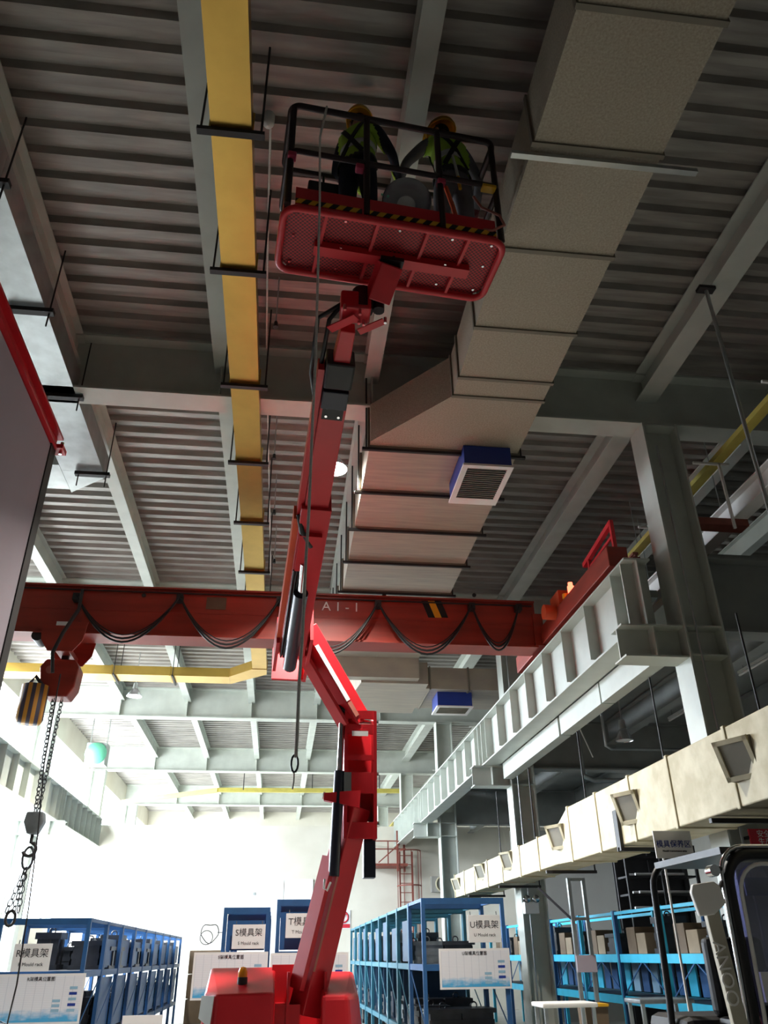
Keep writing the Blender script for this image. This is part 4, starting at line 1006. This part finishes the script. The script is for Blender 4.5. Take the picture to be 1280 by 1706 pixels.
def highbay(p, lit, label, top, r=.2, power=LAMP_W):
    t = thing('highbay_lamp', p, label, 'lamp')
    MB().lathe(p, (0, 0, 1), [(r, 0), (r*.95, .03), (r*.55, .16), (r*.4, .2), (0, .2)], 22).build('shade', 'dish', t)
    MB().lathe(p, (0, 0, 1), [(0, .01), (r*.93, .012)], 22).build('diffuser', 'lamp_glow' if lit else 'white', t)
    MB().cyl(Vector(p)+V(0, 0, .2), Vector(p)+V(0, 0, .36), .07, .05).build('ballast', 'galv', t)
    MB().tube([Vector(p)+V(0, 0, .36), V(p[0], p[1], top)], .012).build('stem', 'galv', t)
    if lit:
        o = lamp('lamp_light', Vector(p)-V(0, 0, .02), power, r*1.7, spread=math.radians(120))
    return t
highbay((.5, 9.66, 7.78), True, 'lit round high bay lamp behind the boom beside the big duct', 8.92)
highbay((-4.03, 21.27, 7.7), True, 'lit round high bay lamp hanging near the gold duct', 8.92)
highbay((5.85, 13.3, 4.85), False, 'unlit silver high bay lamp under the mezzanine', 6.0, .15)
# pipes below the mezzanine
pp = thing('water_pipe', (7, 15, 5.2), 'bent grey water pipe below the mezzanine beams', 'pipe')
MB().tube([(9.5, 15, 5.1), (6.3, 15, 5.1), (6.2, 15, 5.15), (6.2, 15, 5.9)], .03, 8).tube([(5.9, 15.6, 4.7), (6.1, 15.6, 4.62), (7.2, 15.6, 4.62)], .05, 8).tube([(5.9, 15.6, 4.7), (5.9, 15.6, 6.0)], .04, 8).build('pipe', 'galv', pp)
MB().tube([(5.3, 14.2, 5.6), (5.75, 14.6, 4.85)], .012).build('brace_rod', 'white', pp)
tr_ = thing('trunking', (4.53, 12, 4.75), 'pale cable trunking running just under the runway girder', 'trunking')
for a in (8.85, 10.7, 12.6, 14.4): B(4.44, 4.63, a, a+1.8, 4.74, 5.04).build('trunk_section', 'steel', tr_)
yt = thing('cable_tray', (5.55, 20, 7.3), 'yellow cable tray following the column line above the mezzanine', 'cable tray')
MB().box(5.43, 5.57, 4, 44, 7.28, 7.3).box(5.43, 5.44, 4, 44, 7.3, 7.35).box(5.56, 5.57, 4, 44, 7.3, 7.35).build('tray', 'yellow_tray', yt)
for k in range(3): MB().tube([(5.465+.035*k, 4, 7.32), (5.465+.035*k, 20, 7.32), (5.465+.035*k, 44, 7.32)], .016).build('cable', 'yellow_tray', yt)
for y in (6.5, 8.2, 10, 12, 14, 18, 22, 28):
    MB().beam((5.51, y, 7.27), (5.51, y, 6.3), .03, .03).beam((5.15, y, 7.26), (5.65, y, 7.26), .03, .03).build('support', 'white', yt)
r2 = thing('side_runway', (5.75, 20, 6.6), 'white crane rail beam of the neighbouring bay behind the columns', 'runway beam')
MB().ibeam((5.8, 3, 6.75), (5.8, 44, 6.75), .2, .3).build('beam', 'white', r2)
for y in FR[1:]: B(5.15, 5.9, y-.1, y+.1, 6.5, 6.6).build('bracket', 'rust', r2)
hp_ = thing('hanging_pole', (4.68, 6.35, 4), 'thin grey pole hanging down from the wide purlin', 'pole')
MB().tube([(4.68, 6.35, 8.49), (4.68, 6.35, 5.2)], .022, 8).build('pole', 'galv', hp_)
MB().box(4.58, 4.78, 6.3, 6.4, 8.455, 8.499).build('clamp', 'dark', hp_)
for k, (x, y) in enumerate(((6.3, 9.6), (6.1, 12.0), (6.5, 12.6), (5.9, 13))):
    MB().tube([(x, y, 7.0), (x, y, 8.99)], .008).build('hanger_rod', 'galv', label='thin threaded rod hanging from the deck over the mezzanine', cat='rod', group='threaded rods over the mezzanine')
# smoke detector with its conduit
sdv = PZ(447, 205, 8.78)
de = thing('smoke_detector', sdv, 'round white smoke detector on the deck beside the gold duct', 'detector')
MB().lathe(sdv, (0, 0, -1), [(.06, -.12), (.06, 0), (.045, .03), (.0, .04)], 16).build('head', 'white', de)
MB().tube([sdv+V(.02, .02, .06), sdv+V(-.02, 1.5, .07), sdv+V(-.05, 3.4, .07)], .012, 6).build('conduit', 'rope', de)
MB().tube([sdv+V(-.05, 4.0, .07), sdv+V(-.03, 8, .07), sdv+V(-.02, 11.2, .07)], .01, 6).build('conduit', 'rope', de)
for k, (x, y) in enumerate(((-.45, 7.15), (-.47, 10.0), (-.47, 11.7), (-.47, 13.6))):
    t = thing('sprinkler', (x, y, 8.2), 'small sprinkler drop with a dark head beside the gold duct', 'sprinkler', 'sprinkler drops by the gold duct')
    MB().tube([(x+.1, y, 8.2), (x+.1, y, 8.93)], .009).build('drop_pipe', 'galv', t); MB().cyl((x+.1, y, 8.2), (x+.1, y, 8.12), .02, .03).build('head', 'dark', t)

# inner room wall, dark shelving
B(6.9, 10.3, 24.9, 25.05, 0, 4.9).build('wall_inner', 'wall_dark', label='plain grey inner wall under the mezzanine', kind='structure')
ds = thing('pipe_shelf', (8.5, 18.3, 0), 'dark shelf stacked with pale bars and pipes under the mezzanine', 'shelf')
for x in (7.5, 8.3, 9.1):
    for y in (18.0, 18.6): B(x-.03, x+.03, y-.03, y+.03, 0, 3.7).build('post', 'dark', ds)
for z in (1.2, 1.9, 2.45, 2.75, 3.1, 3.5): B(7.5, 9.1, 18.04, 18.56, z-.04, z).build('shelf_board', 'dark', ds)
B(7.45, 9.2, 18.64, 18.66, 0, 3.75).build('back_panel', 'dark', ds)
for z in (1.9, 2.45, 2.75, 3.1):
    for j in range(3):
        ln = random.uniform(.5, 1.3); x = 7.55+random.uniform(0, 1.4-ln)
        MB().cyl((x, 18.1+.14*j, z+.03), (x+ln, 18.1+.14*j, z+.03), .028, n=8).build('bar', 'white', label='pale bar lying on the dark pipe shelf', cat='bar', group='bars on the pipe shelf')

# ------------------------------------------------------------------ ladder frame, benches, area sign
lf2 = thing('post_frame', (4.55, 13, 0), 'tall grey goal post frame standing beside the second column', 'frame')
for x in (4.45, 4.68): B(x-.025, x+.025, 12.97, 13.03, 0, 2.66).build('post', 'galv', lf2)
for z in (2.64, 2.1): B(4.475, 4.655, 12.98, 13.02, z-.02, z+.02).build('cross_bar', 'steel_dark', lf2)
MB().beam((4.43, 13, 2.1), (4.05, 13.3, 2.55), .03, .03).build('brace', 'dark', lf2)
B(4.42, 4.72, 12.94, 12.97, 1.4, 1.62).build('tag_plate', 'panel_lilac', lf2)
for k, (x, y, z, lab) in enumerate(((3.6, 11.2, 1.12, 'low work bench with a dull white top next to the post frame'), (4.75, 11.0, 1.15, 'small work bench with a grey top in front of the bright blue racks'))):
    t = thing('work_bench', (x, y, 0), lab, 'bench')
    MB().box(x-.35, x+.35, y-.25, y+.25, z-.05, z).build('top', 'white' if k == 0 else 'mould_light', t, bevel=.015)
    for dx in (-.3, .3):
        for dy in (-.2, .2): B(x+dx-.02, x+dx+.02, y+dy-.02, y+dy+.02, 0, z-.05).build('leg', 'galv', t)
yb_ = thing('yellow_bin', (4.1, 11.6, 0), 'dark yellow bin between the two work benches', 'bin')
MB().prism([(3.98, 11.45, 0), (4.22, 11.45, 0), (4.25, 11.45, 1.05), (3.95, 11.45, 1.05)], (0, .3, 0)).build('body', 'brown', yb_); B(3.94, 4.26, 11.43, 11.77, 1.05, 1.08).build('lid', 'yellow', yb_)
asg = thing('area_sign', (3.8, 8.0, 0), 'white area sign of five characters on a slim pole', 'sign')
a = PY(1086, 1381, 8.0); b = PY(1160, 1430, 8.0)
R_ = V(1, 0, 0)
B(a.x, b.x-.02, 7.985, 8.0, b.z-.0, a.z-.02).build('plate', 'paper', asg)
text('模具保养区', ((a.x+b.x)/2-.01, 7.983, (a.z+b.z)/2-.01), (1, 0, 0), (0, 0, 1), .072, 'lettering', 'blue_reg', asg)
text('Mould maintenance area', ((a.x+b.x)/2-.01, 7.983, (a.z+b.z)/2-.07), (1, 0, 0), (0, 0, 1), .025, 'small_lettering', 'ink', asg)
px_ = PY(1107, 1432, 8.0)
MB().tube([(px_.x, 8.01, 0), (px_.x, 8.01, a.z-.05)], .012, 8).build('pole', 'white', asg); MB().lathe((px_.x, 8.01, 0), (0, 0, 1), [(.12, 0), (.12, .02), (.03, .03), (0, .03)], 18).build('base', 'dark', asg)

# ------------------------------------------------------------------ forklift
FY = 6.0
fk = thing('forklift', (3.7, 6.9, 0), 'dark forklift with rounded white edged cab window parked under the cream duct', 'forklift')
ax0, ax1 = 3.16, 4.35
bod = MB().box(ax0, ax1, FY-.1, FY+1.6, .35, 1.05).build('body', 'dark', fk, bevel=.06)
MB().box(ax0+.05, ax1-.05, FY+1.0, FY+1.75, .5, 1.2).build('counterweight', 'dark', bod, bevel=.08)
for x in (ax0+.02, ax1-.22):
    for y in (FY+.3, FY+1.3):
        w = MB().lathe((x, y, .34), (1, 0, 0), [(0, 0), (.2, 0), (.32, .03), (.34, .06), (.34, .15), (.32, .2), (.2, .22), (0, .22)], 22).build('wheel', 'rubber', fk)
        MB().lathe((x-.005, y, .34), (-1, 0, 0), [(.18, 0), (.16, .02), (0, .03)], 16).build('hub', 'fork_grey', w)
def cabframe(off, r, y, mt, nm, par):
    z1 = 2.33-off; x0 = ax0+.04+off; x1 = ax1-off; rr = .2
    pts = [V(x0-.02, y, 1.0)]+[V(x0, y, 1.3), V(x0+.02, y, z1-rr)]
    pts += [V(x0+.02+rr-rr*math.cos(t), y, z1-rr+rr*math.sin(t)) for t in [math.pi/2*k/6 for k in range(1, 7)]]
    pts += [V(x1-rr+rr*math.sin(t), y, z1-rr+rr*math.cos(t)) for t in [math.pi/2*k/6 for k in range(0, 7)]]+[V(x1, y, 1.0)]
    return MB().tube(pts, r, 8).build(nm, mt, par)
cab = cabframe(.0, .016, FY, 'chrome', 'cab_frame', fk)
cabframe(.05, .045, FY+.02, 'black', 'window_seal', cab); cabframe(.12, .015, FY-.01, 'white', 'inner_trim', cab); cabframe(.0, .03, FY+1.2, 'black', 'rear_frame', cab)
B(ax0+.14, ax1-.1, FY+.01, FY+.018, 1.05, 2.22).build('windscreen', 'cab_glass', cab)
B(ax0+.1, ax1-.06, FY+.03, FY+1.2, 2.28, 2.33).build('roof', 'black', cab)
seat = MB().box(3.5, 4.0, FY+.6, FY+1.05, 1.05, 1.2).box(3.5, 4.0, FY+1.0, FY+1.12, 1.2, 1.75).build('seat', 'black', cab, bevel=.04)
MB().lathe((3.72, FY+.3, 1.42), (0, -.7, .7), [(.16, 0), (.175, .012), (.16, .024)], 20).build('steering_wheel', 'black', cab)
B(3.62, 3.74, FY+.03, FY+.05, 1.5, 1.75).build('sun_card', 'fork_grey', cab)
B(3.35, 3.75, FY-.02, FY+.005, 1.34, 1.52).build('notice_card', 'paper', cab)
B(3.4, 3.95, FY+.03, FY+.04, 2.0, 2.12).build('visor', 'blue_reg', cab)
# light pillar with lettering, mirror and arm
p0 = PY(1246, 1760, FY-.15); p1 = PY(1178, 1490, FY-.15)
pil = MB().beam(p0, p1, .1, .05, up=(0, 1, 0)).build('side_pillar', 'fork_grey', fk, bevel=.006)
pd = (p1-p0).normalized()
text('ANOO', PY(1209, 1622, FY-.18)+V(0, -.005, 0), -pd, V(0, 1, 0).cross(pd), .125, 'lettering', 'white', pil)
mc = PY(1182, 1497, FY-.22)
mi = MB().prism([mc+V(-.12, 0, .04), mc+V(-.1, 0, .09), mc+V(.06, 0, .11), mc+V(.1, 0, .08), mc+V(.12, 0, -.03), mc+V(.02, 0, -.1), mc+V(-.09, 0, -.11)], (0, .04, 0)).build('mirror', 'white', fk, bevel=.01)
MB().tube([mc+V(.02, .04, 0), mc+V(.14, .12, .05), V(ax0+.05, FY, mc.z+.12)], .015).build('mirror_arm', 'dark', mi)
q = PY(1192, 1450, FY-.1)
MB().cyl(q, q+V(.0, .08, 0), .04).build('work_lamp', 'chrome', fk); MB().tube([q+V(0, .06, 0), V(ax0+.06, FY, q.z+.02)], .02).build('lamp_arm', 'dark', fk)
mst = MB()
for x in (3.35, 4.1): mst.box(x-.05, x+.05, FY-.42, FY-.3, .1, 1.35)
mst.box(3.35, 4.1, FY-.4, FY-.34, 1.2, 1.3).build('mast', 'dark', fk)
MB().box(3.35, 3.45, FY-1.3, FY-.42, .08, .12).box(4.0, 4.1, FY-1.3, FY-.42, .08, .12).box(3.3, 4.15, FY-.46, FY-.42, .1, .5).build('forks', 'dark', fk)
MB().box(3.4, 4.05, FY-.3, FY-.1, .4, .8).build('tilt_mount', 'dark', fk)
rs = thing('red_sign', (4.5, 8.2, 2.3), 'small red sign with white characters on the first column above the forklift', 'sign')
a = PY(1246, 1381, 8.3); b = PY(1300, 1412, 8.3)
B(a.x, b.x, 8.29, 8.31, b.z, a.z).build('plate', 'redsign', rs)
text('安全\n生产', ((a.x+b.x)/2, 8.287, (a.z+b.z)/2), (1, 0, 0), (0, 0, 1), .075, 'lettering', 'white', rs)
MB().beam((4.86, 8.3, a.z-.08), (4.86, 8.4, a.z-.08), .05, .03).build('bracket', 'dark', rs)
sp = thing('speaker', (4.75, 16.2, 1.9), 'twin emergency lamp box mounted on the second column', 'lamp')
qz = PY(888, 1510, 16.2)
MB().box(qz.x-.14, qz.x+.14, 16.25, 16.4, qz.z-.12, qz.z+.08).build('box', 'white', sp, bevel=.01)
for s in (-.09, .09): MB().lathe((qz.x+s, 16.28, qz.z+.13), (0, -1, 0), [(0, -.03), (.05, -.02), (.07, .04), (0, .03)], 14).build('lamp_head', 'chrome', sp)

# ------------------------------------------------------------------ far wall ladder, platform, sign, fan
def W_(x, y, d=.0): return PY(x, y, YW-d)
a = W_(617, 1441, 1.0); b = W_(677, 1433, 1.0); tz = a.z+.05
pl = thing('ladder_platform', ((a.x+b.x)/2, YW-.5, 0), 'rust red access platform with railing and caged ladder on the cross wall', 'ladder')
B(a.x, b.x+.05, YW-1.0, YW, tz-.08, tz).build('deck_plate', 'rust', pl)
rt = W_(627, 1401, 1.0).z
for x in (a.x+.05, (a.x+b.x)/2):
    B(x-.02, x+.02, YW-1.0, YW-.96, tz, rt).build('rail_post', 'rust', pl)
B(a.x+.05, a.x+.09, YW-.04, YW, tz, rt).build('rail_post', 'rust', pl)
for z in (rt, (rt+tz)/2+.1): B(a.x+.05, b.x, YW-1.0, YW-.97, z-.02, z+.02).build('railing', 'rust', pl)
B(a.x+.05, a.x+.08, YW-.96, YW, rt-.02, rt+.02).build('railing', 'rust', pl)
MB().beam((a.x+.3, YW-.95, tz+.03), (b.x-.1, YW-.95, rt), .04, .04).build('brace', 'rust', pl)
for x, d_ in ((663, 1.0), (674, .8)):
    p = W_(x, 1440, d_); B(p.x-.035, p.x+.035, YW-d_-.03, YW-d_+.04, tz-.25, W_(x, 1384, d_).z).build('mast', 'rust', pl)
lx0 = W_(668, 1480, .3).x; lx1 = lx0+.45; ltop = W_(690, 1418, .3).z
for x in (lx0, lx1): B(x-.025, x+.025, YW-.2, YW-.14, 0, ltop).build('ladder_rail', 'rust', pl)
for k in range(int(ltop/.3)): B(lx0+.02, lx1-.02, YW-.185, YW-.155, .25+.3*k, .275+.3*k).build('rung', 'rust', pl)
cx_ = (lx0+lx1)/2+.1
for z in (ltop, W_(690, 1475, .5).z, W_(690, 1475, .5).z-1.0): MB().tube([V(cx_+.42*math.cos(t), YW-.17-.6*math.sin(t), z) for t in [math.pi*k/12 for k in range(13)]], .022, 6).build('cage_hoop', 'rust', pl)
for t in (.15, .9, 1.57, 2.2, 3.0): MB().beam((cx_+.42*math.cos(t), YW-.17-.6*math.sin(t), 2.3), (cx_+.42*math.cos(t), YW-.17-.6*math.sin(t), ltop), .022, .022).build('cage_bar', 'rust', pl)
a = W_(560, 1516); b = W_(584, 1547)
ns = thing('safety_sign', ((a.x+b.x)/2, YW, b.z), 'white safety sign with a red ring on the cross wall', 'sign')
B(a.x, b.x, YW-.02, YW, b.z, a.z).build('plate', 'paper', ns)
mx_ = (a.x+b.x)/2; rr_ = (b.x-a.x)*.33; mz_ = a.z-rr_*1.35
MB().tube([V(mx_+rr_*math.cos(t), YW-.03, mz_+rr_*math.sin(t)) for t in [2*math.pi*k/20 for k in range(20)]], .025, 6, True).beam((mx_-rr_*.7, YW-.03, mz_-rr_*.7), (mx_+rr_*.7, YW-.03, mz_+rr_*.7), .04, .02).build('ring', 'redsign', ns)
B(a.x+.02, b.x-.02, YW-.025, YW-.02, b.z+.02, b.z+.14).build('red_strip', 'redsign', ns)
q = W_(733, 1473, .2)
wf = thing('wall_fan', (q.x, YW, q.z-.3), 'round wall fan in a square frame on the cross wall', 'fan')
MB().box(q.x-.3, q.x+.25, YW-.25, YW, q.z-.25, q.z+.25).build('frame', 'wall_dark', wf); MB().tube([V(q.x+.1+.24*math.cos(t), YW-.28, q.z+.24*math.sin(t)) for t in [2*math.pi*k/20 for k in range(20)]], .03, 6, True).build('guard', 'cream_duct', wf)
gf = thing('green_fan_unit', (-6.2, 28, 7.2), 'pale green exhaust fan fixed below the roof by the windows', 'fan')
MB().box(-6.6, -5.95, 27.95, 28.5, 7.3, 8.0).build('housing', 'steel_dark', gf)
MB().lathe((-6.27, 27.95, 7.65), (0, -1, 0), [(.36, 0), (.34, .08), (.1, .2), (0, .2)], 18).build('guard', 'green_fan', gf)
for x in (-6.55, -6.0): MB().tube([(x, 28.2, 8.0), (x, 28.2, 8.93)], .02).build('hanger', 'galv', gf)
